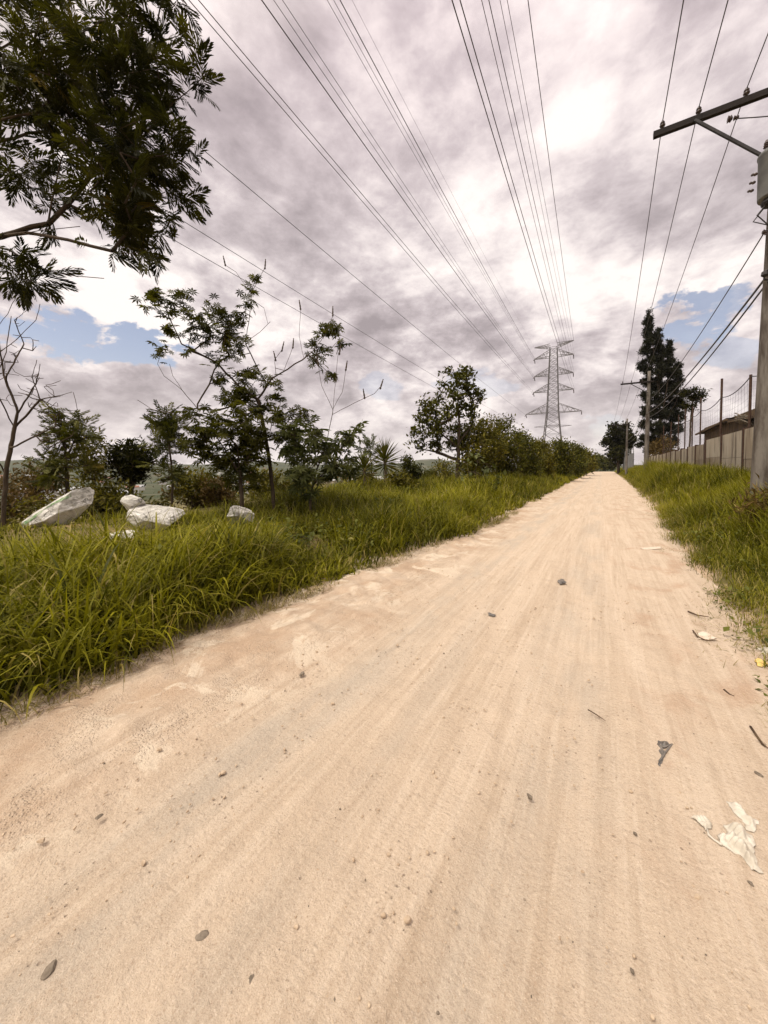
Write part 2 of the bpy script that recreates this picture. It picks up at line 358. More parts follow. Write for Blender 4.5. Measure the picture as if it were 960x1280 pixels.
GRASS = leafmat('long_grass', (.032, .037, .002), (.315, .288, .014), (.36, .285, .09), .32, .42, .4)
DRYGRASS = leafmat('dry_grass', (.13, .105, .028), (.32, .25, .095), None, .2, .6, .2)
def scatter(n, x0, x1, y0, y1, keep):
    X = rng.uniform(x0, x1, n); Y = rng.uniform(y0, y1, n); k = rng.uniform(0, 1, n) < keep(X, Y); return X[k], Y[k]
def clump(X, Y, f): return np.clip(.55+.55*wav(X, Y, f), .08, 1)
def hmap(X, Y): return np.clip(1+.36*wav(X, Y, 1.25)+.22*wav(X+9, Y, 3.1), .3, 1.8)
DIPS = []
for px_, py_, D_, r_, k_ in ((146, 682, 6.9, .55, .62), (195, 660, 7.7, .8, .5), (300, 650, 7.4, .5, .42), (80, 655, 8., 1.0, .45), (372, 675, 5.9, .5, .4)): q_ = atD(px_, py_, D_); DIPS += [(atD(px_, py_, D_*f_)[0], atD(px_, py_, D_*f_)[1], r_*f_, k_) for f_ in (1., .9, .8, .71)]
def grass_left():
    g = G()
    def zone(n, y0, y1, x0, L0, W0, seg, dens=1.):
        def keep(X, Y):
            s = eL(Y)-X; return sm((s+.03+.16*wav(X, Y, 2.3))/.22)*clump(X, Y, 2.7)
        X, Y = scatter(n, x0, -2.0, y0, y1, keep); s = eL(Y)-X
        Z = zg(X, Y)-.02; n = len(X)
        hh = hmap(X, Y)*(.6+.4*sm((s)/.9))
        L = L0*hh*rng.uniform(.5, 1.3, n)*(1-.45*sm((s-2.6)/1.6)*sm((7.5-Y)/2)); 
        for bx, by, rad, k in DIPS: L = L*(1-k*np.exp(-((X-bx)**2+(Y-by)**2)/rad**2))
        tint = np.clip(.42+.18*wav(X, Y, .8)+.12*wav(X, Y+40, 4.)+rng.normal(0, .23, n), 0, .92); tint = np.where(rng.uniform(0, 1, n) < .07, 1., tint)
        blades(g, np.stack([X, Y, Z], 1), L, W0*np.clip(rng.lognormal(-.12, .38, n), .3, 1.9), rng.uniform(.03, .6, n), rng.uniform(.5, 2.9, n), seg, tint)
    zone(44000, -.8, 4.5, -7.5, .74, .0215, 7)
    zone(62000, 4.5, 11, -9., .64, .021, 5)
    zone(26000, -1.5, 6, -11.5, .5, .018, 4)
    zone(70000, 11, 30, -10.5, .60, .030, 3)
    zone(55000, 30, 80, -10, .70, .065, 3)
    zone(32000, 80, 172, -9, .75, .13, 2)
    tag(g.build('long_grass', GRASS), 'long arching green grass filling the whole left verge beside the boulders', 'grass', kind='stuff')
def grass_right():
    g = G()
    def zone(n, y0, y1, x1, L0, W0, seg):
        def keep(X, Y):
            s = X-eR(Y); return sm((s+.02+.15*wav(X, Y, 2.6))/.3)*np.clip(clump(X, Y, 3.1)+.25*sm((s-.5)/1)+.4*sm((5.5-Y)/1.)*sm((Y-3.9)/.3), 0, 1)
        X, Y = scatter(n, .3, x1, y0, y1, keep); s = X-eR(Y); n = len(X); Z = zg(X, Y)-.02
        hh = hmap(X+5, Y)*((.24+.18*sm((Y-5)/3))+.58*sm((s-.1)/1.5)*sm((Y-3.2)/6))*(1+.9*sm((Y-18)/8)*sm((48-Y)/10)*sm((s-.2)/.5)*sm((2.2-s)/.6))*(1+.25*wav(X, Y, 2.1))
        tint = np.clip(.42+.2*wav(X, Y, .9)+rng.normal(0, .18, n), 0, .92)
        tint = np.where(rng.uniform(0, 1, n) < .05+.16*(1-sm(s/.8)), 1., tint)
        blades(g, np.stack([X, Y, Z], 1), L0*hh*rng.uniform(.5, 1.25, n)+.03, W0*rng.uniform(.6, 1.3, n)*(.45+.55*sm(s/1.2)), rng.uniform(.05, .75, n), rng.uniform(.3, 2.0, n), seg, tint)
    zone(85000, 3.75, 8, 5., .50, .014, 5)
    zone(50000, 8, 16, 6.3, .62, .021, 5)
    zone(50000, 16, 40, 6.2, .55, .03, 3)
    zone(34000, 40, 100, 6.4, .6, .07, 3)
    zone(14000, 100, 172, 7.5, .7, .13, 2)
    # a low worn patch at the road edge
    def keep2(X, Y): return np.clip(.6+wav(X, Y, 4.), 0, 1)*sm((X-eR(Y)+.05)/.15)*sm((3.25-Y)/.15)*sm((Y-2.80)/.12)
    X, Y = scatter(16000, .7, 2.4, 2.7, 3.4, keep2); n = len(X)
    blades(g, np.stack([X, Y, zg(X, Y)-.005], 1), rng.uniform(.04, .15, n), rng.uniform(.003, .008, n), rng.uniform(.3, 1.3, n), rng.uniform(.2, 1.4, n), 3, np.clip(rng.normal(.45, .3, n), 0, 1))
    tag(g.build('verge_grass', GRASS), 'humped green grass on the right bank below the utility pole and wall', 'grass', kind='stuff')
def grass_dry():
    g = G()
    def keep(X, Y): return sm((eL(Y)-X+.16)/.12)*sm((.22-(eL(Y)-X))/.15)*np.clip(.4+.8*wav(X, Y, 3.3), 0, 1)
    X, Y = scatter(42000, -3.6, -2.2, -.5, 14, keep); n = len(X)
    blades(g, np.stack([X, Y, np.maximum(zg(X, Y), -.002)], 1), rng.uniform(.04, .22, n), rng.uniform(.004, .009, n), rng.uniform(.5, 1.4, n), rng.uniform(.2, 1.4, n), 3, rng.uniform(0, 1, n))
    def keep(X, Y): return sm((X-eR(Y)+.28)/.2)*sm((.5-(X-eR(Y)))/.3)*np.clip(.25+.9*wav(X, Y, 3.), 0, 1)
    X, Y = scatter(16000, .2, 3, 2.2, 15, keep); n = len(X)
    blades(g, np.stack([X, Y, np.maximum(zg(X, Y), -.002)], 1), rng.uniform(.03, .14, n), rng.uniform(.003, .006, n), rng.uniform(.8, 1.5, n), rng.uniform(.1, .9, n), 3, rng.uniform(0, 1, n))
    tag(g.build('dry_grass', DRYGRASS), 'dry straw coloured grass litter lying along both road edges', 'dry grass', kind='stuff')
grass_left(); grass_right(); grass_dry()

# ------------------------------------------------------------------ trees and plants
def T_(V, faces): return (np.asarray(V, float), np.concatenate([np.asarray(f) for f in faces]), np.array([len(f) for f in faces]))
def tpl_oval(w=.36):
    return T_([(0, 0, 0), (.45, w/2, .05), (1, 0, -.10), (.45, -w/2, .05), (.5, 0, -.02)], [(0, 4, 1), (4, 2, 1), (0, 3, 4), (4, 3, 2)])
def tpl_palm(n=8, w=.28):
    V, F = [], []
    for k in range(n):
        a = math.radians(-140+280*k/(n-1)); L = .62+.38*math.cos(a*.62)
        c, s = math.cos(a), math.sin(a); q = len(V)
        V += [(0, 0, 0), (c*L*.5-s*w*.5*L, s*L*.5+c*w*.5*L, .03), (c*L, s*L, -.16*L), (c*L*.5+s*w*.5*L, s*L*.5-c*w*.5*L, .03)]
        F += [(q, q+1, q+2, q+3)]
    V += [(0, .012, 0), (0, -.012, 0), (-.7, -.01, .12), (-.7, .01, .12)]; F += [(len(V)-4, len(V)-3, len(V)-2, len(V)-1)]
    return T_(V, F)
def tpl_frond(pairs=8, ll=.42, lw=.085, ang=42, droop=.25, seed=1):
    r = random.Random(seed); V, F = [], []
    def q4(a, b, c, d): F.append((len(V), len(V)+1, len(V)+2, len(V)+3)); V.extend([a, b, c, d])
    q4((0, .007, 0), (0, -.007, 0), (1, -.004, -droop), (1, .004, -droop))
    for k in range(pairs):
        f = .14+.86*k/(pairs-1); zb = -droop*f*f; L = ll*(.65+.5*math.sin(math.pi*min(1, f*.9+.08)))*r.uniform(.85, 1.15)
        for sg in (-1, 1):
            a = math.radians(ang*(1-.45*f)+r.uniform(-8, 8)); dx, dy = math.cos(a), sg*math.sin(a); dz = -r.uniform(.15, .55)
            px, py = -dy, dx; w = lw*.5
            q4((f, 0, zb), (f+dx*L*.5+px*w, dy*L*.5+py*w, zb+dz*L*.35), (f+dx*L, dy*L, zb+dz*L), (f+dx*L*.5-px*w, dy*L*.5-py*w, zb+dz*L*.35))
    return T_(V, F)
def tpl_needles(n=9, seed=2):
    r = random.Random(seed); V, F = [], []
    for k in range(n):
        a = r.uniform(0, 6.28); e = r.uniform(-.5, .9); d = np.array([math.cos(a)*math.cos(e), math.sin(a)*math.cos(e), math.sin(e)]); L = r.uniform(.6, 1.1)
        s = unit(np.cross(d, (r.uniform(-1, 1), r.uniform(-1, 1), r.uniform(-1, 1))))*.085; q = len(V); b = d*.05
        V += [b-s*.5, b+s*.5, d*L*.6+s-np.array([0, 0, .04]), d*L-np.array([0, 0, .15]), d*L*.6-s-np.array([0, 0, .04])]; F += [(q, q+1, q+2, q+3, q+4)]
    return T_(V, F)
OVAL, OVALW, PALM = tpl_oval(), tpl_oval(.55), tpl_palm()
FROND, FROND2, NEEDLE = tpl_frond(), tpl_frond(7, .36, .12, 50, .2, 3), tpl_needles()
NARROW = tpl_oval(.2)

def frames(ax, roll=math.pi):
    """rows x,y,z with x along ax and z as upright as possible, rolled at random"""
    ax = ax/(np.linalg.norm(ax, axis=1)[:, None]+1e-9); n = len(ax)
    y = np.cross(np.broadcast_to(Zu, ax.shape), ax); bad = np.linalg.norm(y, axis=1) < .05; y[bad] = (1, 0, 0); y /= np.linalg.norm(y, axis=1)[:, None]
    z = np.cross(ax, y); r = rng.uniform(-roll, roll, n); c, s = np.cos(r)[:, None], np.sin(r)[:, None]
    return np.stack([ax, y*c+z*s, -y*s+z*c], 1)
def rnd_dirs(n, up=0.): d = rng.normal(0, 1, (n, 3)); d[:, 2] += up; return d/np.linalg.norm(d, axis=1)[:, None]

BARK = plain('bark', (.085, .062, .042), (.045, .032, .022), .9, .15, 0, 9, .6, .02, (1, 1, .25))
PALEBARK = plain('pale_bark', (.19, .15, .105), (.10, .078, .05), .9, .15, 0, 9, .6, .02, (1, 1, .25))
def skeleton(limbs, targets, step=.35, wob=.25, sag=0.):
    """limbs: polylines (first one rooted on the ground); targets: points every twig grows towards. returns nodes, parents"""
    N, P = [], []
    for i, L in enumerate(limbs):
        L = [np.asarray(q, float) for q in L]; par = -1
        if i: par = int(np.argmin([np.linalg.norm(q-L[0]) for q in N]))
        for j, q in enumerate(L):
            if j:
                a = N[par]; k = max(1, int(np.linalg.norm(q-a)/step))
                for s in range(1, k+1):
                    w = rng.normal(0, wob*.12*step, 3) if s < k else 0; N.append(a+(q-a)*s/k+w); P.append(par); par = len(N)-1
            elif i == 0: N.append(q); P.append(-1); par = 0
            else:
                a = N[par]; k = max(1, int(np.linalg.norm(q-a)/step))
                for s in range(1, k+1): N.append(a+(q-a)*s/k); P.append(par); par = len(N)-1
    root = N[0]; tips = []
    targets = sorted(targets, key=lambda t: np.linalg.norm(t-N[min(len(N)-1, 3)]))
    for tq in targets:
        A = np.array(N); dd = np.linalg.norm(A-tq, axis=1)+.35*np.clip(A[:, 2]-tq[2], 0, None)
        if len(A) > 3: dd[:2] += 1e3 if len(A) > 6 else 0
        par = int(np.argmin(dd)); a = N[par]; k = max(1, int(np.linalg.norm(tq-a)/step)); mid = rng.normal(0, wob*np.linalg.norm(tq-a)*.35, 3)
        for s in range(1, k+1):
            f = s/k; N.append(a+(tq-a)*f+mid*4*f*(1-f)*.5+np.array([0, 0, sag*f*(1-f)])); P.append(par); par = len(N)-1
        tips.append(par)
    return np.array(N), np.array(P), np.array(tips, int)
def wood(g, N, P, r0, rtip, n=5):
    cnt = np.zeros(len(N)); kids = np.zeros(len(N), int)
    for i in P:
        if i >= 0: kids[i] += 1
    for i in range(len(N)-1, -1, -1):
        if kids[i] == 0: cnt[i] += 1
        if P[i] >= 0: cnt[P[i]] += cnt[i]
    rad = np.maximum(rtip, r0*(cnt/cnt[0])**.48)
    for i in range(len(N)):
        j = P[i]
        if j < 0: continue
        # small steps taper from the parent's radius
        ra = min(rad[j], rad[i]*1.35); g.tube([N[j], N[i]], [ra, rad[i]], n if rad[i] > .012 else 4, rng.uniform(0, 1), cap=False)
    return rad
def lobe_pts(lobes, n):
    w = np.array([l[3]**1.4 for l in lobes]); w /= w.sum(); out = []
    for k in rng.choice(len(lobes), n, p=w):
        c = np.array(lobes[k][:3]); d = rng.normal(0, 1, 3); d = d/np.linalg.norm(d)*lobes[k][3]*rng.uniform(.25, 1)**.6; out.append(c+d)
    return out
def plobes(L, D, depth=.6):
    """photo lobes (px, py, radius px) at depth D -> world lobes, with depth spread"""
    out = []
    for q in L:
        px, py, r = q[:3]; rr = r*D/FPX; dd = D+rng.normal(0, depth*rr)+(q[3] if len(q) > 3 else 0.); out.append((*atD(px, py, dd), rr))
    return out
def tree(name, label, cat, limbs, lobes, nt, leaf, per, size, lmat, r0=.12, rtip=.006, group=None, bark=None, spread=.25, step=.35, up=.25, outward=.8, sizevar=(.7, 1.2), roll=1.0, wob=.25, along=0, tintc=.45, crown='crown'):
    base = np.array(limbs[0][0], float); zb = float(zg(base[0], base[1])); base[2] = min(base[2], zb-.05) if abs(base[2]-zb) < 2.5 else base[2]
    limbs = [[base]+[np.asarray(q, float) for q in limbs[0][1:]]]+list(limbs[1:])
    t = thing(name, label, cat, (base[0], base[1], max(base[2], zb)), group)
    N, P, tips = skeleton(limbs, lobe_pts(lobes, nt) if nt else [], step, wob)
    g = G(); wood(g, N, P, r0, rtip); g.build('trunk', bark or BARK, t, smooth=True)
    anc = tips
    if along:                                       # leaves along the twigs as well as at the tips
        ex = []
        for i in tips:
            j = i
            for _ in range(along):
                if P[j] < 0: break
                j = P[j]; ex.append(j)
        anc = np.concatenate([tips, np.array(ex, int)])
    if len(anc) and per:
        A = np.repeat(anc, per); base_p = N[A]; prev = N[np.maximum(P[A], 0)]; d = base_p-prev; d /= np.linalg.norm(d, axis=1)[:, None]+1e-9
        pos = base_p+rng.normal(0, spread, (len(A), 3))*np.array([1, 1, .8]); ax = d*outward+rnd_dirs(len(A), up)*1.0
        g = G(); tint = np.clip(rng.normal(tintc, .22, len(A))+.12*wav(pos[:, 0]*1.5+pos[:, 2], pos[:, 1]*1.5-pos[:, 2], 1.3), 0, 1)
        g.inst(leaf, pos, frames(ax, roll), size*rng.uniform(*sizevar, len(A)), tint); g.build(crown, lmat, t)
    return t

L_DARK = leafmat('acacia_leaf', (.009, .010, .002), (.062, .058, .007), (.15, .105, .01), .45, .6, .15)
L_CAST = leafmat('castor_leaf', (.022, .024, .003), (.14, .132, .015), (.13, .12, .025), .42, .4, .4)
L_PALE = leafmat('weed_leaf', (.045, .055, .014), (.145, .155, .050), (.22, .22, .10), .25, .4, .45)
L_BUSH = leafmat('bush_leaf', (.020, .024, .0035), (.14, .132, .014), (.19, .145, .02), .25, .45, .3)
L_OLIVE = leafmat('olive_leaf', (.040, .040, .005), (.185, .155, .016), (.24, .18, .028), .28, .5, .3)
L_CON = leafmat('conifer_needle', (.007, .0085, .003), (.030, .030, .009), None, .12, .6, .2)
L_BROWN = leafmat('dry_leaf', (.055, .036, .010), (.15, .095, .028), (.20, .14, .05), .2, .6, .2)

# overhanging acacia, trunk left of the frame
tb = atD(-210, 600, 6.6); D0 = 6.0
lob = plobes([(20, 20, 50), (75, 25, 55), (140, 30, 55), (185, 15, 40), (215, 5, 18), (40, 85, 50), (100, 90, 60), (165, 80, 45), (190, 100, 30), (60, 135, 42), (120, 140, 52), (175, 140, 38), (90, 180, 32), (140, 190, 45), (190, 180, 32), (225, 190, 20), (160, 235, 45), (205, 235, 32), (235, 232, 18), (120, 235, 32), (185, 285, 34), (215, 275, 14), (205, 325, 20), (170, 300, 20), (25, 205, 24), (50, 232, 24), (70, 245, 16), (25, 345, 18), (48, 355, 20), (10, 320, 14), (10, 250, 16), (150, 260, 28), (230, 110, 14), (248, 92, 16), (262, 82, 14), (10, 110, 30)], D0, .9)
P6 = lambda *pts: [atD(x, y, d) for x, y, d in pts]
limbs = [[tb]+P6((-205, 420, 6.4), (-180, 330, 6.3)),
         P6((-180, 330, 6.3), (-80, 305, 6.1), (0, 296, 5.9), (60, 280, 5.9), (85, 255, 6.0), (130, 200, 6.)),
         P6((0, 296, 5.9), (50, 288, 5.7), (100, 283, 5.7)), P6((-180, 330, 6.3), (-60, 250, 6.3), (0, 236, 6.2), (40, 235, 6.2)),
         P6((-190, 360, 6.3), (-90, 200, 6.2), (0, 176, 6.1), (55, 165, 6.1), (90, 120, 6.1)), P6((-90, 200, 6.2), (0, 150, 5.8), (45, 141, 5.8), (110, 90, 5.8)),
         P6((-90, 200, 6.2), (-40, 80, 6.4), (40, 40, 6.4), (130, 20, 6.4)), P6((40, 292, 5.8), (85, 300, 5.6), (140, 314, 5.6)),
         P6((-60, 300, 6.), (10, 312, 6.1), (50, 335, 6.1), (95, 345, 6.1), (130, 348, 6.1)), P6((130, 200, 6), (180, 170, 6), (215, 130, 6), (250, 100, 6)), P6((60, 280, 5.9), (75, 205, 5.9), (110, 190, 5.9))]
lob.append((*atD(140, 352, 6.1), .02))
acacia = tree('acacia_tree', 'dark feathery leaved tree overhanging from the top left corner', 'tree', limbs, lob, 300, FROND, 2, .38, L_DARK, .06, .004, spread=.07, step=.25, up=-.15, outward=1.0, roll=.9, along=2, sizevar=(.55, 1.1), tintc=.42)

# bare branched tree at the left edge
D1 = 8.5
limbs = [P6((2, 640, D1), (8, 585, D1), (18, 535, D1), (22, 515, D1), (5, 470, D1), (-5, 400, D1))]
for pts in [((18, 535), (50, 500), (90, 490)), ((18, 535), (-10, 480), (8, 440), (14, 395)), ((8, 470), (30, 430), (18, 400), (38, 385)), ((14, 560), (45, 545), (75, 530)), ((20, 520), (45, 480), (50, 455)), ((5, 590), (-20, 540), (-40, 500)), ((0, 440), (20, 425), (45, 400), (50, 380)), ((-4, 410), (10, 392), (20, 370)), ((45, 545), (60, 560), (90, 545)), ((50, 500), (40, 470), (46, 450))]:
    limbs.append([atD(x, y, D1+rng.normal(0, .3)) for x, y in pts])
lobb = plobes([(20, 480, 30), (60, 500, 30), (30, 420, 20), (70, 540, 22), (-10, 450, 30)], D1)
tree('bare_tree', 'leafless thin branched tree with dark trunk at the left edge', 'tree', limbs, lobb, 130, OVAL, 0, .1, L_BROWN, .048, .0022, wob=.35, step=.12)

def px_tree(name, label, cat, pxbase, D, trunk, lobes, nt, leaf, per, size, lmat, r0, depth=.7, tz=.05, **kw):
    b = atD(pxbase[0], pxbase[1], D); b[2] = float(zg(b[0], b[1]))-tz
    limbs = [[b]+[atD(x, y, D) for x, y in trunk[0]]]+[[atD(q[0], q[1], D+(q[2] if len(q) > 2 else 0)) for q in L] for L in trunk[1:]]
    return tree(name, label, cat, limbs, plobes(lobes, D, depth), nt, leaf, per, size, lmat, r0, **kw)

# saplings and bushes behind the boulders
px_tree('sapling', 'upright feathery green sapling standing behind the long slanted boulder', 'tree', (84, 625), 11, [[(84, 600), (82, 565), (78, 530), (72, 512)], [(82, 575), (95, 545), (100, 520)]], [(70, 520, 9), (75, 535, 12), (66, 548, 12), (84, 552, 14), (96, 528, 10), (100, 545, 12), (72, 572, 16), (90, 580, 18), (64, 590, 12)], 62, FROND2, 3, .34, L_BUSH, .05, along=1, spread=.1, up=.3, rtip=.004, step=.2)
px_tree('bush', 'yellowish green leafy bush right of the feathery sapling', 'bush', (118, 620), 12.5, [[(118, 600), (120, 575)]], [(112, 560, 16), (125, 565, 18), (105, 580, 16), (128, 585, 16), (115, 595, 18)], 110, OVAL, 7, .17, L_OLIVE, .04, along=1, spread=.14, rtip=.004)
px_tree('shrub', 'very dark dense round shrub on thick stems above the small boulder', 'shrub', (165, 625), 12, [[(164, 600), (162, 585)], [(166, 610), (174, 585)]], [(158, 570, 14), (170, 572, 16), (178, 580, 12), (150, 580, 11), (165, 586, 14), (176, 566, 8), (152, 564, 8), (146, 572, 4), (186, 575, 4), (162, 556, 4), (172, 596, 8), (158, 597, 7)], 190, OVAL, 9, .17, L_DARK, .08, along=1, spread=.13, tintc=.25)
px_tree('sapling', 'slim dark sapling with whorled leaves left of the broad castor tree', 'tree', (214, 628), 11, [[(216, 600), (213, 570), (209, 540), (207, 516)]], [(207, 520, 9), (202, 532, 10), (214, 535, 11), (198, 548, 10), (220, 552, 11), (206, 562, 12), (196, 578, 10), (222, 582, 10), (210, 590, 12)], 50, FROND2, 3, .32, L_BUSH, .035, along=1, spread=.08, rtip=.004, step=.2, tintc=.3)
px_tree('bush', 'low olive bush spreading below the slim sapling', 'bush', (240, 628), 13, [[(240, 612)]], [(225, 605, 14), (240, 600, 15), (256, 604, 14), (246, 615, 14), (228, 618, 12)], 110, OVAL, 7, .18, L_OLIVE, .04, along=1, spread=.16)
for i, (px, py, D, lobes, lab) in enumerate([
    (0, 650, 10, [(-15, 615, 30), (10, 620, 24), (26, 632, 16), (0, 640, 20), (-40, 625, 40)], 'brown tangled bush at the left edge beside the slanted boulder'),
    (55, 630, 12, [(40, 600, 22), (62, 598, 20), (52, 615, 20), (30, 610, 20)], 'rusty brown bush behind the top of the slanted boulder'),
    (140, 640, 11, [(118, 622, 14), (140, 618, 16), (155, 628, 12), (130, 630, 14)], 'dull olive brown bush between slanted and small boulder'),
    (275, 632, 12.5, [(265, 612, 14), (282, 610, 14), (275, 622, 14)], 'brownish bush left of the castor trunk'),
    (325, 628, 12.5, [(318, 605, 14), (340, 602, 15), (360, 606, 14), (335, 615, 14)], 'brownish bush behind the pair of castor trunks')]):
    px_tree('dry_bush', lab, 'bush', (px, py), D, [[(px, py-15)]], lobes, 120, OVAL, 7, .16, L_BROWN if i in (0, 1, 3) else L_OLIVE, .03, along=1, spread=.16, rtip=.004, group='dry bushes behind the boulders')

UG = [(-12.2, 1.2), (-12.8, 3.0), (-11.6, 4.6), (-12.9, 6.4), (-11.8, 8.2), (-13., 10.), (-11.8, 12.4), (-12.4, 15.), (-11.6, 18.), (-12.2, 21.5), (-11., 24.5)]
for i, (x, y) in enumerate(UG):
    x -= 1.3; zz = float(zg(x, y)); lobes = [(x+rng.uniform(-.9, .9), y+rng.uniform(-1.1, 1.1), zz+rng.uniform(.2, .75), rng.uniform(.3, .5)) for _ in range(7)]
    tree('dry_bush', 'low tangled olive brown undergrowth in the row behind the boulders and trees', 'bush', [[(x, y, zz), (x, y, zz+.3)]], lobes, 130, OVAL, 7, .17, (L_BROWN, L_OLIVE, L_OLIVE, L_BUSH)[i % 4], .03, along=1, spread=.16, rtip=.004, group='undergrowth behind the verge')

# castor-like trees with star shaped leaves
px_tree('castor_tree', 'dense dark star leaved tree on the left of the paired trunks', 'tree', (303, 636), 9.2, [[(302, 612), (300, 590), (297, 560)], [(301, 595), (280, 560), (265, 535)], [(300, 585), (318, 560), (322, 540)]],
        [(262, 528, 15), (245, 545, 14), (278, 540, 18), (300, 540, 20), (322, 548, 18), (258, 565, 15), (282, 572, 20), (305, 575, 20), (322, 570, 16), (290, 596, 12), (310, 598, 12), (345, 522, 8), (240, 520, 10), (310, 520, 14)], 150, PALM, 4, .20, L_CAST, .055, up=-.35, outward=.5, spread=.12, roll=.5, step=.2)
px_tree('castor_tree', 'tall sprawling star leaved tree with open curved limbs and seed spikes', 'tree', (343, 632), 9.6,
        [[(341, 610), (336, 570), (331, 540), (323, 500)], [(323, 500), (303, 487), (270, 453, .2), (227, 430, .3), (213, 400, .3), (205, 380, .3)], [(323, 498), (340, 473, -.2), (378, 450, -.3), (393, 437, -.3), (408, 415, -.3), (416, 395, -.3)],
         [(333, 480), (318, 452, .3), (307, 430, .3), (312, 395, .4), (315, 365, .4), (331, 335, .5)], [(300, 505), (270, 513), (247, 511), (228, 488), (205, 470), (197, 455)], [(247, 511), (215, 516), (190, 512), (172, 500)], [(315, 368, .4), (295, 340, .4), (281, 331, .4)],
         [(228, 488), (216, 470), (212, 455)], [(247, 505), (262, 480), (268, 462)], [(315, 375, .4), (330, 385, .2), (335, 405, .2)], [(380, 448, -.3), (374, 420, -.2), (376, 385, -.2)], [(345, 470), (343, 450), (352, 438)], [(355, 463), (362, 445), (366, 434)], [(307, 428), (325, 415), (338, 402)]],
        [(190, 372, 8), (205, 385, 11), (222, 385, 10), (238, 392, 9), (252, 398, 10), (270, 392, 10), (284, 402, 10), (262, 412, 10), (280, 420, 10), (300, 400, 8), (302, 382, 8), (312, 368, 6), (302, 428, 9), (285, 440, 8), (255, 428, 6), (200, 438, 7), (212, 415, 7), (240, 440, 4), (300, 470, 9), (278, 476, 9), (305, 494, 11), (290, 505, 11), (325, 510, 11), (395, 432, 9), (408, 418, 9), (420, 408, 8), (424, 425, 8), (399, 455, 6), (412, 440, 6), (318, 352, 4), (290, 345, 4), (415, 470, 4), (228, 372, 7), (335, 478, 6), (318, 470, 9), (345, 500, 9), (352, 520, 10), (270, 450, 8), (240, 412, 8), (300, 440, 9), (360, 540, 10), (375, 520, 9)], 190, PALM, 4, .17, L_CAST, .052, up=-.4, outward=.5, spread=.10, roll=.5, step=.2, depth=.5, tintc=.3, rtip=.005)
px_tree('castor_plant', 'leafy castor plant with large pale green leaves and a thin seed stem', 'plant', (388, 640), 9.0, [[(388, 620), (395, 590), (408, 555), (416, 515), (420, 470), (423, 440)], [(416, 518, -.1), (435, 508, -.1), (455, 498, -.1), (468, 492, -.1), (475, 484, -.1)], [(416, 512), (402, 482), (398, 455)], [(416, 512), (428, 490), (432, 462)], [(388, 615), (372, 580), (368, 545)], [(392, 605), (425, 570), (432, 545)]],
        [(368, 540, 12), (352, 538, 8), (392, 545, 12), (412, 556, 10), (434, 548, 12), (372, 566, 15), (398, 575, 15), (424, 575, 14), (384, 594, 14), (410, 598, 14), (440, 568, 8), (366, 595, 10), (436, 590, 9), (380, 615, 10)], 105, PALM, 3, .25, L_PALE, .035, up=-.3, outward=.5, spread=.12, roll=.4, step=.2, rtip=.006)
px_tree('weed', 'pale leafy weed growing in the long grass right of the white stone', 'weed', (370, 692), 6.2, [[(370, 678), (370, 672)]], [(362, 668, 5), (372, 664, 6), (382, 672, 5), (374, 676, 5)], 26, OVALW, 3, .10, L_PALE, .012, up=0., spread=.05, roll=.4, rtip=.003, step=.1)

def seed_spikes(t, D, pts):
    for x, y, dx in pts:
        b = atD(x, y, D); e = atD(x+dx, y-13, D); n = 9; f = np.linspace(0, 1, n)
        g = G(); g.tube(b+(e-b)*f[:, None], .007+.022*np.abs(np.sin(f*math.pi*3.5))*(1-.6*f), 6); g.build('seed_spike', BARK, t, smooth=True)
for o_ in [q for q in COL.objects if q.get('label') == 'tall sprawling star leaved tree with open curved limbs and seed spikes']: seed_spikes(o_, 9.6, [(331, 337, 1), (282, 333, -3), (376, 388, -2), (416, 396, 0), (366, 436, 1), (352, 440, 3), (345, 452, -3)])
for o_ in [q for q in COL.objects if q.get('label', '').startswith('leafy castor plant')]: seed_spikes(o_, 9., [(424, 444, 2), (432, 464, 2), (456, 499, -2), (475, 487, 4), (398, 458, -2)])
# yuccas
YUC = T_([(0, .5, 0), (0, -.5, 0), (.5, -.45, .02), (1, 0, -.05), (.5, .45, .02), ], [(0, 1, 2, 3, 4)])
def yucca(pxb, top, D, n, L, lab):
    b = atD(*pxb, D); b[2] = zg(b[0], b[1])-.05; tp = atD(*top, D); t = thing('yucca', lab, 'plant', b, 'spiky yuccas by the verge')
    g = G(); g.tube([b, b+(tp-b)*.5+np.array([.05, 0, 0]), tp], [.10, .08, .07], 7); g.build('stem', PALEBARK, t, smooth=True)
    k = np.arange(n); el = np.interp(k/n, [0, 1], [-.55, 1.45]); az = k*2.4+rng.uniform(-.2, .2, n)
    d = np.stack([np.cos(az)*np.cos(el), np.sin(az)*np.cos(el), np.sin(el)], 1); g = G()
    ln = L*rng.uniform(.8, 1.1, n); pos = tp+np.array([0, 0, 1.])*np.linspace(-.55, .1, n)[:, None]*L*.7
    g.inst(YUC, pos, frames(d, .3), np.stack([ln, np.full(n, .055), ln], 1), np.clip(rng.normal(.5, .25, n), 0, 1)); g.build('leaves', L_BUSH, t)
yucca((455, 612), (455, 585), 15.5, 75, .85, 'shorter spiky yucca with pale green blades left of its taller neighbour')
yucca((481, 608), (481, 573), 16.5, 85, .95, 'taller dark spiky yucca rosette on a stem beside the shorter one')
px_tree('sapling', 'tiny pale feathery sapling just behind the shorter yucca', 'tree', (465, 610), 18, [[(464, 580), (462, 550)]], [(462, 553, 4), (460, 562, 5), (466, 566, 6), (461, 574, 6)], 26, FROND2, 3, .38, L_PALE, .03, up=.3, spread=.06, rtip=.005)
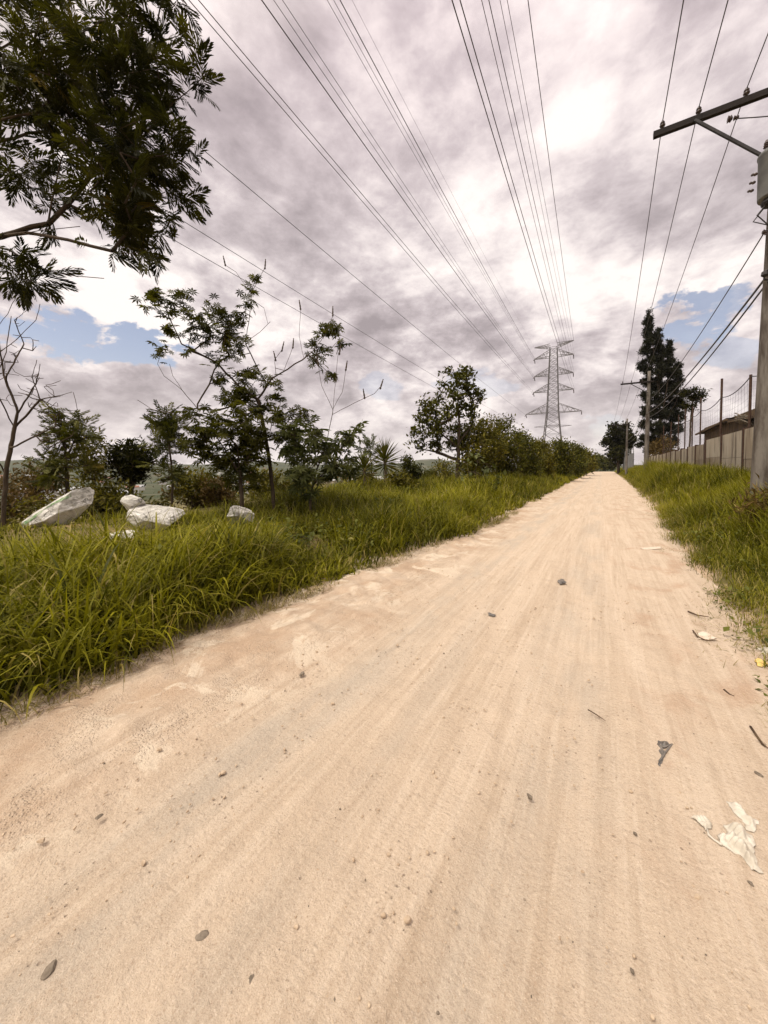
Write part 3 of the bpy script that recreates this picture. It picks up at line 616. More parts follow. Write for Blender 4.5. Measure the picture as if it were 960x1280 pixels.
px_tree('shrub', 'small dark upright shrub between the yuccas and the tall tree', 'shrub', (516, 612), 17, [[(516, 600), (515, 585)]], [(508, 578, 6), (516, 582, 7), (520, 590, 8), (515, 596, 8), (510, 586, 6)], 70, OVAL, 8, .17, L_BUSH, .04, along=1, spread=.11, tintc=.2)
px_tree('bush', 'low yellow green bush at the foot of the yuccas', 'bush', (497, 612), 15, [[(497, 604)]], [(492, 598, 8), (502, 596, 8), (498, 605, 8), (510, 606, 6)], 60, OVAL, 7, .17, L_OLIVE, .03, along=1, spread=.12)
px_tree('shrub', 'small round shrub in front of the white roofed house', 'shrub', (538, 608), 24, [[(538, 600)]], [(538, 594, 7), (533, 597, 5), (543, 597, 5)], 50, OVAL, 8, .2, L_BUSH, .04, along=1, spread=.12)
px_tree('shrub', 'loose light green shrub left of the tall tree trunk', 'shrub', (556, 608), 19, [[(556, 598), (556, 588)]], [(550, 584, 7), (560, 580, 8), (556, 592, 8), (565, 592, 7), (548, 595, 6)], 60, OVAL, 6, .17, L_OLIVE, .03, along=1, spread=.12)
# the mid-distance tree
px_tree('leafy_tree', 'tall open crowned tree with rounded leaf clusters on the left verge', 'tree', (571, 612), 21, [[(572, 585), (573, 560), (574, 530), (572, 500)], [(573, 560), (555, 545), (535, 530)], [(573, 555), (590, 530), (595, 505)], [(572, 515), (560, 500), (545, 495)], [(572, 575), (545, 565), (520, 560)]],
        [(560, 464, 8), (575, 466, 10), (585, 470, 7), (570, 478, 10), (582, 488, 10), (596, 494, 8), (556, 480, 6), (568, 496, 10), (550, 500, 10), (532, 502, 8), (540, 514, 11), (528, 520, 9), (557, 515, 11), (575, 512, 11), (590, 512, 9), (520, 535, 8), (535, 535, 11), (552, 535, 12), (570, 535, 12), (588, 530, 10), (513, 548, 7), (527, 556, 9), (545, 554, 9), (565, 555, 10), (580, 552, 12)], 270, OVALW, 8, .23, L_BUSH, .14, along=1, spread=.13, depth=.9, tintc=.38, rtip=.01)
# bush mass towards the pylon
B = [((604, 612), 22, [(590, 545, 14), (605, 535, 15), (612, 550, 16), (598, 562, 18), (615, 570, 18), (600, 582, 18), (586, 580, 14)], L_OLIVE, 'big brownish olive bush leaning against the tall tree'),
     ((628, 612), 25, [(622, 535, 10), (634, 530, 8), (628, 550, 16), (640, 552, 14), (625, 570, 18), (640, 575, 16), (630, 592, 14)], L_BUSH, 'tall dark pointed bush behind the brownish bush'),
     ((655, 610), 29, [(650, 548, 8), (657, 556, 10), (648, 566, 14), (662, 572, 12), (655, 585, 14), (668, 585, 10)], L_BUSH, 'dark green bush left below the pylon'),
     ((676, 607), 34, [(672, 558, 6), (680, 560, 7), (674, 572, 10), (684, 575, 10), (678, 588, 11), (668, 580, 8)], L_OLIVE, 'yellowish green bush in front of the pylon legs'),
     ((700, 604), 40, [(697, 556, 6), (705, 560, 7), (700, 570, 10), (710, 575, 9), (702, 585, 10), (692, 580, 8)], L_BUSH, 'dark rounded bush right below the pylon'),
     ((719, 600), 52, [(716, 562, 5), (722, 566, 6), (715, 576, 7), (726, 576, 6), (720, 585, 8)], L_BUSH, 'small dark bush right of the pylon bushes'),
     ((733, 596), 72, [(730, 570, 5), (736, 573, 4), (732, 580, 6), (738, 583, 4)], L_OLIVE, 'far olive bush on the verge near the road end')]
for pb, D, lobes, mt, lab in B:
    px_tree('bush', lab, 'bush', pb, D, [[(pb[0], pb[1]-18)]], lobes, 300 if D < 45 else 160, OVAL, 8, .26*max(1, D/28), mt, .08, along=1, spread=.22*max(1, D/28), depth=.8, group='bushes in the row below the pylon', tintc=.48, rtip=.01)
px_tree('weed', 'broad leaved pale weed in front of the brownish olive bush', 'weed', (596, 622), 15, [[(596, 606), (594, 590)]], [(580, 580, 6), (596, 575, 7), (612, 582, 7), (588, 592, 7), (605, 596, 7), (575, 595, 6), (622, 598, 6), (596, 606, 8), (614, 610, 7), (578, 608, 6)], 60, OVALW, 2, .26, L_PALE, .02, up=-.1, spread=.1, roll=.4, rtip=.006)

# right side trees
px_tree('conifer', 'tall dark conifer with several spires behind the right wall', 'tree', (826, 592), 60, [[(826, 560), (824, 500), (816, 430), (812, 392)], [(824, 520), (824, 460), (823, 415)], [(826, 530), (836, 470), (836, 430)], [(826, 540), (846, 500), (848, 465)]],
        [(812, 389, 2), (811, 395, 3), (810, 402, 4), (812, 409, 4), (808, 416, 5), (814, 421, 5), (809, 429, 5), (823, 413, 2), (823, 420, 3), (822, 427, 4), (825, 434, 5), (837, 427, 2), (836, 434, 3), (834, 441, 5), (805, 438, 5), (817, 440, 6), (812, 450, 6), (826, 448, 7), (838, 450, 6), (847, 457, 4), (804, 455, 5), (809, 464, 7), (820, 462, 8), (832, 464, 8), (843, 466, 6), (850, 474, 5), (808, 478, 7), (820, 480, 9), (833, 482, 9), (846, 486, 7), (855, 492, 4), (806, 494, 6), (817, 498, 9), (831, 500, 10), (845, 502, 8), (855, 505, 5), (810, 514, 8), (824, 516, 10), (838, 518, 10), (851, 520, 7), (806, 530, 6), (818, 534, 9), (832, 536, 10), (845, 536, 8), (804, 546, 4), (814, 550, 8), (828, 552, 9), (841, 552, 7), (800, 556, 3), (812, 562, 6)], 1250, NEEDLE, 4, .50, L_CON, .22, along=1, spread=.18, up=.7, outward=.9, depth=.9, rtip=.03, step=.8)
px_tree('tree', 'thin sparse tree leaning right of the tall conifer', 'tree', (861, 592), 38, [[(862, 560), (864, 520), (866, 500)], [(864, 520), (872, 500), (874, 494)]], [(860, 494, 5), (867, 500, 6), (874, 494, 6), (869, 488, 4), (858, 505, 5), (862, 512, 4)], 90, OVAL, 7, .3, L_DARK, .09, along=1, spread=.22, tintc=.25, rtip=.012)
px_tree('shrub', 'rust brown dry shrub at the foot of the tall conifer', 'shrub', (826, 590), 50, [[(826, 575)]], [(818, 562, 8), (828, 556, 9), (838, 560, 9), (826, 570, 10), (840, 572, 8)], 150, OVAL, 8, .38, L_BROWN, .07, along=1, spread=.35)
px_tree('tree', 'round dark tree standing beyond the third utility pole', 'tree', (773, 590), 92, [[(773, 575), (774, 555)]], [(770, 541, 7), (778, 538, 7), (764, 550, 6), (776, 552, 9), (784, 548, 6), (768, 558, 7), (782, 558, 6), (774, 566, 7), (789, 552, 4), (758, 553, 3), (766, 570, 5), (782, 572, 5), (772, 576, 6), (783, 534, 3), (767, 533, 3)], 420, OVALW, 7, .75, L_DARK, .35, along=1, spread=.55, depth=.9, tintc=.25, rtip=.03, step=.8)
px_tree('tree', 'dark tree top showing above the shed beside the utility pole', 'tree', (952, 600), 31, [[(952, 560), (952, 530)]], [(945, 527, 6), (955, 520, 8), (960, 512, 7), (950, 535, 8), (966, 530, 9)], 130, OVAL, 8, .3, L_DARK, .12, along=1, spread=.25, tintc=.25, rtip=.012)
px_tree('bush', 'weedy green bush growing against the pale wall', 'bush', (879, 612), 26, [[(879, 600)]], [(872, 590, 7), (880, 582, 7), (888, 590, 7), (880, 596, 8), (866, 596, 6)], 120, OVAL, 7, .2, L_OLIVE, .04, along=1, spread=.18)
for i, (px, py, D, lobes) in enumerate([(746, 590, 175, [(742, 576, 4), (748, 574, 4), (744, 581, 5), (752, 580, 4)]), (757, 590, 185, [(756, 577, 3), (761, 580, 4), (755, 583, 4), (765, 583, 3)]), (735, 590, 170, [(732, 578, 4), (738, 577, 4), (735, 584, 4)])]):
    px_tree('bush', ['bushy green thicket closing the far end of the road', 'greyish green thicket right of the road end', 'rounded green thicket left of the road end'][i], 'bush', (px, py), D, [[(px, py-6)]], lobes, 160, OVALW, 7, 1.1, L_BUSH, .2, along=1, spread=.9, group='thickets at the road end', rtip=.05, step=1.2)
# dry scrub at the right edge below the pole
px_tree('dry_bush', 'brown tangled scrub at the right edge below the utility pole', 'bush', (958, 695), 6.4, [[(958, 670)]], [(950, 640, 12), (962, 625, 14), (968, 655, 18), (950, 665, 14), (975, 680, 20), (955, 690, 12)], 120, NARROW, 6, .17, L_BROWN, .02, along=1, spread=.14, rtip=.003, wob=.7, group=None, bark=PALEBARK)

# ------------------------------------------------------------------ boulders and stones
def mat_stone():
    m, t, o = material('pale_stone'); p = coord(t)
    c = t.ramp(t.noise(p, 3.2, 8, .65), [(.30, (.20, .185, .16)), (.46, (.60, .57, .51)), (.60, (.82, .79, .73))])
    c = t.mix(t.mr(t.noise(t.scale(p, (1, 1, 3)), 7., 6, .7, .8), .60, .70, 0, .8), c, (.16, .14, .11))
    cr = t.n('TexVoronoi'); cr.feature = 'DISTANCE_TO_EDGE'; t.set(cr, 'Vector', t.v('ADD', p, t.v('MULTIPLY', t.n('TexNoise', i_Vector=p, i_Scale=3.).outputs[1], (.9, .9, .9)))); t.set(cr, 'Scale', 1.7)
    ck = t.mr(cr.outputs[0], .018, .0); c = t.mix(t.m('MULTIPLY', t.m('MULTIPLY', ck, t.mr(t.noise(p, 2., 4), .45, .6)), .6), c, (.14, .12, .09))
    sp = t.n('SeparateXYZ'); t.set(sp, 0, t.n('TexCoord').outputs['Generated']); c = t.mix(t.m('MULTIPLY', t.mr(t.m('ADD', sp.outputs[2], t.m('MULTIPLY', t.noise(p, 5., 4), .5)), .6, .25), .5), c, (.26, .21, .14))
    finish(t, o, bsdf(t, c, .88, .2, 0, bump(t, t.m('SUBTRACT', t.noise(p, 9., 8, .7), t.m('MULTIPLY', ck, .5)), 1., .06))); return m
STONE = mat_stone()
def ico(sub=3):
    ph = (1+5**.5)/2; V = [(-1, ph, 0), (1, ph, 0), (-1, -ph, 0), (1, -ph, 0), (0, -1, ph), (0, 1, ph), (0, -1, -ph), (0, 1, -ph), (ph, 0, -1), (ph, 0, 1), (-ph, 0, -1), (-ph, 0, 1)]
    V = [unit(q) for q in V]; F = [(0,11,5),(0,5,1),(0,1,7),(0,7,10),(0,10,11),(1,5,9),(5,11,4),(11,10,2),(10,7,6),(7,1,8),(3,9,4),(3,4,2),(3,2,6),(3,6,8),(3,8,9),(4,9,5),(2,4,11),(6,2,10),(8,6,7),(9,8,1)]
    for _ in range(sub):
        c = {}; F2 = []
        def mid(a, b):
            k = (min(a, b), max(a, b))
            if k not in c: V.append(unit((V[a]+V[b])/2)); c[k] = len(V)-1
            return c[k]
        for a, b, d in F: x, y, z = mid(a, b), mid(b, d), mid(d, a); F2 += [(a, x, z), (b, y, x), (d, z, y), (x, y, z)]
        F = F2
    return np.array(V), F
ICO3, ICO1 = ico(4), ico(2)
def rock(c, ax, size, seed, cuts=9, rough=.06, base=ICO3, boxy=0.):
    """faceted rock: a ball (or rounded block) cut by random planes, stretched along the axes in ax"""
    r = np.random.default_rng(seed); V = base[0].copy()
    if boxy: V = V/(np.abs(V).max(1)[:, None]**boxy)
    for _ in range(cuts):
        n = unit(r.normal(0, 1, 3)); h = r.uniform(.48, .86)*(1+.3*boxy); d = V@n; k = d > h; V[k] -= (d[k]-h)[:, None]*n
    a = V*3+seed
    V = V*(1+rough*(wav(a[:, 0], a[:, 1]+a[:, 2]*.7, 1.1)+.5*wav(a[:, 0]+a[:, 2], a[:, 1], 2.6)+.3*wav(a[:, 0]-a[:, 2], a[:, 1]+a[:, 2], 6.))[:, None])
    V = V/np.abs(V).max(0)
    return (V*np.asarray(size)/2)@np.asarray(ax)+np.asarray(c)
def ctr_axes(p, q, roll=0.):
    d = unit(np.asarray(q)-np.asarray(p)); s = unit(np.cross(Zu, d)); u = np.cross(d, s); c, n = math.cos(roll), math.sin(roll)
    return np.array([d, s*c+u*n, -s*n+u*c])
p, q = atD(42, 664, 8.2), atD(116, 617, 9.0)
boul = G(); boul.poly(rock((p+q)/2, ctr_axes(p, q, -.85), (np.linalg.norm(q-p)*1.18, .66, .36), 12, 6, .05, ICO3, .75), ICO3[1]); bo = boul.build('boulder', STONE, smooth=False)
tag(bo, 'long slanted pale slab of rock with greenish streak along its edge', 'boulder', 'pale boulders in the grass')
m_al, t, o = material('green_stain'); finish(t, o, bsdf(t, t.mix(t.mr(t.noise(coord(t), 6., 5, .6), .4, .6), (.14, .24, .10), (.42, .44, .34)), .9, .1))
st = G(); ax = ctr_axes(p, q, -.85)
V = np.array(boul.V[0]); 
dd = (V-(p+q)/2)@ax.T; mm = -Rt*.62+Zu*.78; mm = unit(mm-ax[0]*(mm@ax[0])); em = (V-(p+q)/2)@mm; ref = np.array([em[np.abs(dd[:, 0]-q_) < .12].max() if (np.abs(dd[:, 0]-q_) < .12).any() else 9 for q_ in np.linspace(-1.1, 1.1, 60)]); top = np.interp(dd[:, 0], np.linspace(-1.1, 1.1, 60), ref); tow = (V-(p+q)/2)@(-FW)
kk = (top-em > .045) & (top-em < .115+.03*np.sin(dd[:, 0]*9)) & (tow > -.05)
Fk = [f for f in ICO3[1] if kk[list(f)].all()]
if Fk:
    nrm = V+(mm*.5-FW)*.006; st.poly(nrm, Fk); s_ = st.build('algae_streak', m_al); s_.parent = bo
for px, py, D, sz, seed, lab in [((158, 228), (647, 653), 7.9, (1.30, .85, .60), 5, 'large low white boulder with a small rock resting on top'),
                                ((153, 181), (629, 629), 7.9, (.50, .42, .36), 8, 'small rounded pale rock perched on the large low boulder'),
                                ((124, 168), (678, 673), 7.0, (.80, .55, .32), 21, 'flat pale stone half sunk in grass below the large boulder'),
                                ((280, 317), (645, 641), 7.7, (.66, .5, .46), 31, 'bright white rounded stone alone in the grass left of the pale weed')]:
    a, b = atD(px[0], py[0], D), atD(px[1], py[1], D); g = G()
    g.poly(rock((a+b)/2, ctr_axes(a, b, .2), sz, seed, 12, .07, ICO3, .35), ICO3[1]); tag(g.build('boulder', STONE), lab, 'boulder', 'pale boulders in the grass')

# stones lying loose on the road
PEB = [plain('dark_pebble', (.21, .17, .13), (.12, .095, .07), .9, .2, 0, 40, .5, .003), plain('pale_pebble', (.50, .39, .28), (.34, .25, .17), .9, .2, 0, 40, .5, .003)]
for px, py, wpx, k, lab in [(62, 1214, 18, 0, 'dark grey flat stone lying lowest at the left of the road'), (252, 1172, 15, 0, 'grey elongated stone near the road bottom right of the darker flat one'), (313, 1226, 11, 0, 'brown angular stone at the bottom centre of the road'),
                            (662, 997, 8, 0, 'small dark round stone on the road left of the black scrap'), (378, 843, 8, 0, 'dark pebble on the pale shoulder near the left grass'), (51, 1052, 9, 1, 'pale sandy stone at the left of the road'), (124, 1022, 8, 0, 'small dark stone at the left between pale stone and the gravel patch'),
                            (938, 1105, 7, 0, 'small brown stone right below the torn white cloth'), (948, 969, 8, 0, 'small dark stone above the torn white cloth at the right edge'), (790, 1008 + 207, 7, 0, 'little dark stone near the bottom right of the road')]:
    c = gp(px, py, .0); d = np.linalg.norm(c-CAM); s = wpx*(c-CAM)@FW/FPX; g = G()
    g.poly(rock(c+np.array([0, 0, s*.12]), ctr_axes((0, 0, 0), (math.cos(px), math.sin(px)*1., 0)), (s*1.15, s*.75, s*.5), px, 8, .10, ICO1), ICO1[1]); tag(g.build('stone', PEB[k]), lab, 'stone', 'loose stones on the road')
def gravel():
    for mi, n in ((0, 1300), (1, 8000)):
        g = G(); tpl = T_(rock((0, 0, 0), np.eye(3), (1, .8, .6), 3, 9, .1, ico(1)), ico(1)[1])
        Y = np.concatenate([rng.uniform(-.4, 5, n//2), rng.uniform(.2, 9, n-n//2)]); U = rng.uniform(0, 1, n)**(2.6 if mi else 1.2); X = eL(Y)+.05+U*(eR(Y)-eL(Y)-.05)
        s = rng.lognormal(-5.0 if mi else -5.5, .5, n); a = rng.uniform(0, 6.28, n); d = np.stack([np.cos(a), np.sin(a), 0*a], 1)
        g.inst(tpl, np.stack([X, Y, s*.15], 1), frames(d, .3), np.clip(s, .002, .028), rng.uniform(0, 1, n))
        tag(g.build('gravel', PEB[mi]), ['dark grit strewn over the road surface', 'pale gravel bits scattered along the left road shoulder'][mi], 'gravel', kind='stuff')
gravel()

# ------------------------------------------------------------------ lattice pylon and its conductors
STEEL = plain('galvanised_steel', (.20, .19, .19), (.13, .12, .12), .6, .4, .3, 3)
CABLE = plain('aluminium_cable', (.07, .065, .065), (.05, .045, .045), .6, .3, .2, 3)
INSUL = plain('brown_porcelain', (.06, .035, .028), (.04, .025, .02), .35, .5, 0, 8)
KX = math.tan(R_(1.6))                                    # the line runs a touch left of the road
TC = atD(690, 588, 130); TX, TY = TC[0], TC[1]; tz0 = float(zg(TX, TY))
dl = unit((-KX, 1, 0)); dr = np.array([dl[1], -dl[0], 0.])
def tp(a, b, z): return np.array([TX, TY, 0])+dr*a+dl*b+np.array([0, 0, z])
def zpx(y): return H+(VY-y)/FPX*130.
pyl = thing('lattice_pylon', 'tall steel lattice power pylon rising behind the verge bushes', 'pylon', (TX, TY, tz0))
def halfw(z): return float(np.interp(z, [tz0, zpx(540), zpx(515), zpx(436), zpx(428)], [4.2, 2.5, 1.85, 1.15, 1.05]))
g = G(); lev = [tz0]+[zpx(y) for y in (572, 556, 543, 532, 523, 515, 508, 500, 493, 486, 479, 472, 465, 458, 451, 444, 436)]
for i, z in enumerate(lev):
    w = halfw(z); c = [tp(-w, -w, z), tp(w, -w, z), tp(w, w, z), tp(-w, w, z)]
    if i:
        for k in range(4):
            g.bar(pc[k], c[k], .22 if i < 8 else .18); j = (k+1) % 4
            g.bar(pc[k], c[j], .09); g.bar(pc[j], c[k], .09); g.bar(c[k], c[j], .09)
    pc = c
g.build('tower_body', STEEL, pyl)
tips = {}
def arm(sgn, y, reach, ytip, name='cross_arm', nrod=4, hgt=2.0):
    z0 = zpx(y); w = halfw(z0); zt = zpx(ytip); g = G(); tipc = tp(sgn*reach, 0, zt)
    for b in (-w, w):
        lo, hi = tp(sgn*w, b, z0), tp(sgn*w, b, z0+hgt); g.bar(lo, tipc, .17); g.bar(hi, tipc+np.array([0, 0, .1]), .15)
        for q in range(1, nrod):
            f = q/nrod; f2 = (q-.5)/nrod; g.bar(lo+(tipc-lo)*f, hi+(tipc-hi)*f2, .09); g.bar(lo+(tipc-lo)*f, hi+(tipc-hi)*min(1, f2+1/nrod), .09)
    for q in range(nrod):
        f = q/nrod; g.bar(tp(sgn*w, -w, z0)*(1-f)+tipc*f, tp(sgn*w, w, z0)*(1-f)+tipc*f, .09)
    a = g.build(name, STEEL, pyl); return a, tipc
for y, rl, rr in ((447, 6.3, 6.3), (469, 6.3, 6.3), (489, 6.5, 6.5), (516, 9.0, 9.0)):
    for sg, r_ in ((-1, rl), (1, rr)):
        a, tc = arm(sg, y, r_, y+.5, hgt=2.2 if y != 516 else 3.); tips[(sg, y)] = tc
        for off in (-.8, .8):
            gi = G(); e = tc+dl*off*2.6+np.array([0, 0, -.9]); gi.tube([tc, e], .13, 6); ii = gi.build('insulator_string', INSUL, pyl)
for sg in (-1, 1):
    a, tc = arm(sg, 436, 6.3, 433 if sg < 0 else 431, 'top_arm', 5, 1.2); tips[(sg, 0)] = tc
g = G()
for sg in (-1, 1):
    for b in (-1, 1): g.bar(tp(sg*2.4, b*2.6, zpx(533)), tp(sg*6., 0, zpx(533)), .12)
    g.bar(tp(-2.6, sg*2.6, zpx(533)), tp(2.6, sg*2.6, zpx(533)), .14)
g.build('climbing_guard', STEEL, pyl)

def conductor(px, py, tip, rad, lab, group=None, off=(0, 0), sag=.6, ext=30):
    """cable from the pylon to the next one behind the camera; its direction is the line's own"""
    P1 = np.asarray(tip)+dr*off[0]+np.array([0, 0, off[1]])
    d = ray(px, py); # where the sight line meets the vertical plane that holds the cable
    t = ((P1-CAM)@dr)/(d@dr); P2 = CAM+d*t
    L = np.linalg.norm(P1-P2); s = np.linspace(0, 1+ext/max(L, 1), 60)
    pts = P1+(P2-P1)*s[:, None]; pts[:, 2] -= sag*4*s*(1-s)
    g = G(); g.tube(pts, rad*.72, 5); tag(g.build('power_cable', CABLE), lab, 'cable', group or 'pylon cables overhead')
T4 = tips
for args in [
    (660, 0, T4[(1, 0)], .050, 'dark cable rightmost of the right bundle, ending at the pylon top', None, (0, 0)),
    (634, 0, T4[(1, 447)], .024, 'one of two faint twin cables just left of the rightmost dark cable', None, (.3, 0)),
    (625, 0, T4[(1, 447)], .024, 'one of two faint twin cables just left of the rightmost dark cable', None, (-.3, 0)),
    (611, 0, T4[(1, 469)], .030, 'one of the middle twin cables of the right bundle', None, (.3, 0)),
    (602, 0, T4[(1, 469)], .026, 'one of the middle twin cables of the right bundle', None, (-.3, 0)),
    (575, 0, T4[(1, 489)], .030, 'one of the outer left twin cables of the right bundle', None, (.3, 0)),
    (565, 0, T4[(1, 489)], .034, 'one of the outer left twin cables of the right bundle', None, (-.3, 0)),
    (440, 0, T4[(-1, 0)], .016, 'faintest thin cable rightmost of the left bundle', None, (0, 0)),
    (425, 0, T4[(-1, 447)], .050, 'thick dark cable second from the right of the left bundle', None, (.3, 0)),
    (417, 0, T4[(-1, 447)], .026, 'one of two thin cables left of the second thick dark one', None, (0, 0)),
    (409, 0, T4[(-1, 447)], .026, 'one of two thin cables left of the second thick dark one', None, (-.3, 0)),
    (353, 0, T4[(-1, 469)], .026, 'one of two thin cables right of the long thick dark diagonal', None, (.3, 0)),
    (342, 0, T4[(-1, 469)], .026, 'one of two thin cables right of the long thick dark diagonal', None, (-.0, 0)),
    (327, 0, T4[(-1, 469)], .050, 'thick dark diagonal cable crossing the middle of the sky', None, (-.3, 0)),
    (248, 0, T4[(-1, 489)], .034, 'one of the twin cables starting beside the overhanging tree top', None, (.3, 0)),
    (236, 0, T4[(-1, 489)], .034, 'one of the twin cables starting beside the overhanging tree top', None, (-.3, 0)),
    (218, 157, T4[(-1, 516)], .030, 'single cable passing behind the middle of the overhanging tree', None, (0, 0)),
    (230, 277, T4[(-1, 516)], .026, 'upper of two lowest cables leaving the overhanging tree', None, (-1.2, -4)),
    (207, 294, T4[(-1, 516)], .026, 'lowest cable of all, leaving below the overhanging tree', None, (-2.2, -6))]:
    conductor(*args)

# ------------------------------------------------------------------ roadside utility poles
def mat_pole():
    m, t, o = material('pole_concrete'); p = coord(t)
    c = t.mix(t.mr(t.noise(t.scale(p, (1, 1, .2)), 5., 6, .65), .35, .65), (.17, .152, .13), (.06, .046, .036))
    finish(t, o, bsdf(t, c, .9, .2, 0, bump(t, t.noise(p, 18., 6, .7), .5, .01))); return m
POLE = mat_pole()
ARM = plain('dark_timber', (.020, .014, .012), (.012, .009, .008), .8, .2, 0, 6, .4, .01, (.3, 3, 3))
CAN = plain('grey_enamel', (.17, .17, .16), (.12, .12, .115), .5, .35, .1, 4, .15)
FIT = plain('dark_fitting', (.05, .045, .045), (.03, .028, .028), .6, .3, .4, 8)
def insulator(parent, p, s=1.):
    g = G(); g.lathe(np.array([(.02, 0), (.02, .06), (.055, .07), (.065, .10), (.03, .12), (.035, .13), (.055, .15), (.045, .18), (.025, .185), (.03, .2), (.02, .215)])*s, p, 12); return g.build('insulator', INSUL, parent, smooth=True)
ARMX = (-1.98, -1.33, -.55)       # wires, metres from the pole towards the road
def utility_pole(X, Y, ztop, zarm, r0, lab, lean=0., arml=2.15, tipx=None, brace=1.0, big=True):
    zb = float(zg(X, Y)); t = thing('utility_pole', lab, 'utility pole', (X, Y, zb), 'utility poles along the right verge')
    top = np.array([X+lean*(ztop-zb), Y, ztop]); b = np.array([X, Y, zb-.3])
    f = np.linspace(0, 1, 14); g = G(); g.tube(b+(top-b)*f[:, None], r0*(1-.38*f), 18); g.build('pole_shaft', POLE, t, smooth=True)
    ax = X+lean*(zarm-zb); tip = ax-arml if tipx is None else tipx; arml = ax-tip
    g = G(); yo = Y-r0*.75-.06; g.box(((tip+ax+.35)/2, yo, zarm), (arml+.35, .10, .13)); g.build('cross_arm', ARM, t)
    xb = X+lean*(zarm-brace-zb); g = G(); g.bar((tip+.74, yo-.07, zarm-.05), (xb-.03, yo-.02, zarm-brace), .05); g.build('arm_brace', FIT, t)
    w = []
    for q in ARMX: insulator(t, (tip+2.15+q, yo, zarm+.065), .9 if big else .8); w.append(np.array([tip+2.15+q, yo, zarm+.245]))
    return t, w, ax
up1, w1, ax1 = utility_pole(2.98, 11.0, 10.6, 9.32, .185, 'nearest stout utility pole at the right edge with crossarm and transformer', .018, tipx=.93, brace=1.6)
up2, w2, ax2 = utility_pole(3.36, 39.6, 10.0, 9.05, .19, 'second utility pole with crossarm in front of the tall conifer', 0.012, arml=2.1)
up3, w3, ax3 = utility_pole(3.5, 72., 9.6, 8.6, .18, 'third utility pole with crossarm before the round dark tree', .0)
w0 = [np.array([q[0]-.25, q[1]-38, q[2]+.3]) for q in w1]
# pole hardware on the nearest pole
def pax(z): return 2.98+.018*(z-float(zg(2.98, 11.)))
def transformer():
    lo = CAM+ray(946, 253)*(10.56/ray(946, 253)[1]); c = np.array([lo[0]+.24, 10.56, lo[2]]); t = thing('transformer', 'grey pole mounted transformer can on the nearest utility pole', 'transformer', c)
    g = G(); g.lathe([(0.02, 0), (.225, .0), (.235, .03), (.235, .84), (.25, .86), (.25, .90), (.21, .95), (.10, .985), (.02, .99)], c, 28); g.build('tank', CAN, t, smooth=True)
    g = G()
    for a in (.3, 2.6):
        g = G(); g.lathe([(.03, 0), (.03, .05), (.055, .06), (.03, .09), (.05, .1), (.028, .13), (.045, .14), (.02, .2)], c+np.array([math.cos(a)*.16, -.08, .95]), 10); g.build('bushing', INSUL, t)
    g = G()
    for k in range(3): g.lathe([(.02, 0), (.035, .03), (.02, .06), (.03, .08), (.015, .1)], c+np.array([-.27, -.10+k*.1, .52-.1*k]), 8, axis=(-1, -.2, 0))
    g.build('terminal', INSUL, t)
    for q in (.2, .7): g = G(); g.bar(c+np.array([.10, .32, q]), c+np.array([.10, .2, q]), .1); g.build('bracket', FIT, t)
    g = G(); g.lathe([(.05, 0), (.14, .02), (.17, .07), (.15, .13), (.05, .15)], c+np.array([-.02, -.02, -.155]), 12)
    for k in range(5):
        a = k*1.25; g.tube([c+np.array([math.cos(a)*.12, math.sin(a)*.12, -.1]), c+np.array([math.cos(a)*.22-.08, math.sin(a)*.2, -.32]), c+np.array([-.06, 0, -.52])], .012, 5)
    g.build('lead_wires', FIT, t)
transformer()
g = G(); pz = np.array([pax(6.45)-.06, 10.8, 6.45]); g.lathe([(.02, 0), (.05, .02), (.035, .05), (.05, .08), (.02, .1)], pz+np.array([-.1, 0, 0]), 10, axis=(-1, 0, .2)); g.bar(pz, pz+np.array([-.16, -.02, -.05]), .03)
g.build('neutral_insulator', INSUL, up1)
g = G(); g.bar((pax(5.5)-.04, 10.75, 5.75), (pax(5.5)-.04, 10.75, 5.35), .05); g.tube([(pax(5.5)-.03, 10.75, 5.7), (pax(5.5)-.22, 10.72, 5.6), (pax(5.5)-.2, 10.74, 5.45), (pax(5.5)-.05, 10.75, 5.4)], .02, 6); g.lathe([(.03, 0), (.06, .03), (.05, .1), (.02, .12)], (pax(5.5)-.2, 10.72, 5.5), 10); g.build('cable_clamp', FIT, up1)
g = G(); g.lathe([(.03, 0), (.07, .01), (.05, .04), (.07, .06), (.02, .09)], (ax1-.95, 10.6, 8.92), 10, axis=(1, 0, -.1)); g.lathe([(.02, 0), (.05, .01), (.03, .04), (.05, .06), (.02, .09)], (ax1-.85, 10.6, 8.9), 10, axis=(1, 0, -.1)); g.build('strain_insulator', INSUL, up1)
def span(name, pts, rad, lab, group, sag=.5, n=24):
    P = []
    for a, b in zip(pts[:-1], pts[1:]):
        s = np.linspace(0, 1, n)[(1 if P else 0):]; q = np.asarray(a)+(np.asarray(b)-np.asarray(a))*s[:, None]; q[:, 2] -= sag*4*s*(1-s); P += list(q)
    g = G(); g.tube(P, rad, 5); tag(g.build(name, CABLE), lab, 'wire', group)
for k, nm in enumerate(('outermost wire on the crossarm ends over the road', 'middle wire on the crossarms of the utility poles', 'innermost crossarm wire closest to the utility pole')):
    span('overhead_wire', [w0[k], w1[k], w2[k], w3[k]], .010, nm, 'wires on the utility pole crossarms', .45)
span('overhead_wire', [(ax1-.85, 10.6, 8.9), (ax1+.9, 10.6, 8.35)], .011, 'short tap wire slanting from the crossarm to the pole top', None, .05)
span('overhead_wire', [pz+np.array([-.15, 0, .02]), (ax2-.15, 39.5, 7.3), (ax3-.15, 71.9, 6.6)], .013, 'single thin wire below the transformer running on to the second pole', 'lower wires between the poles', .5)
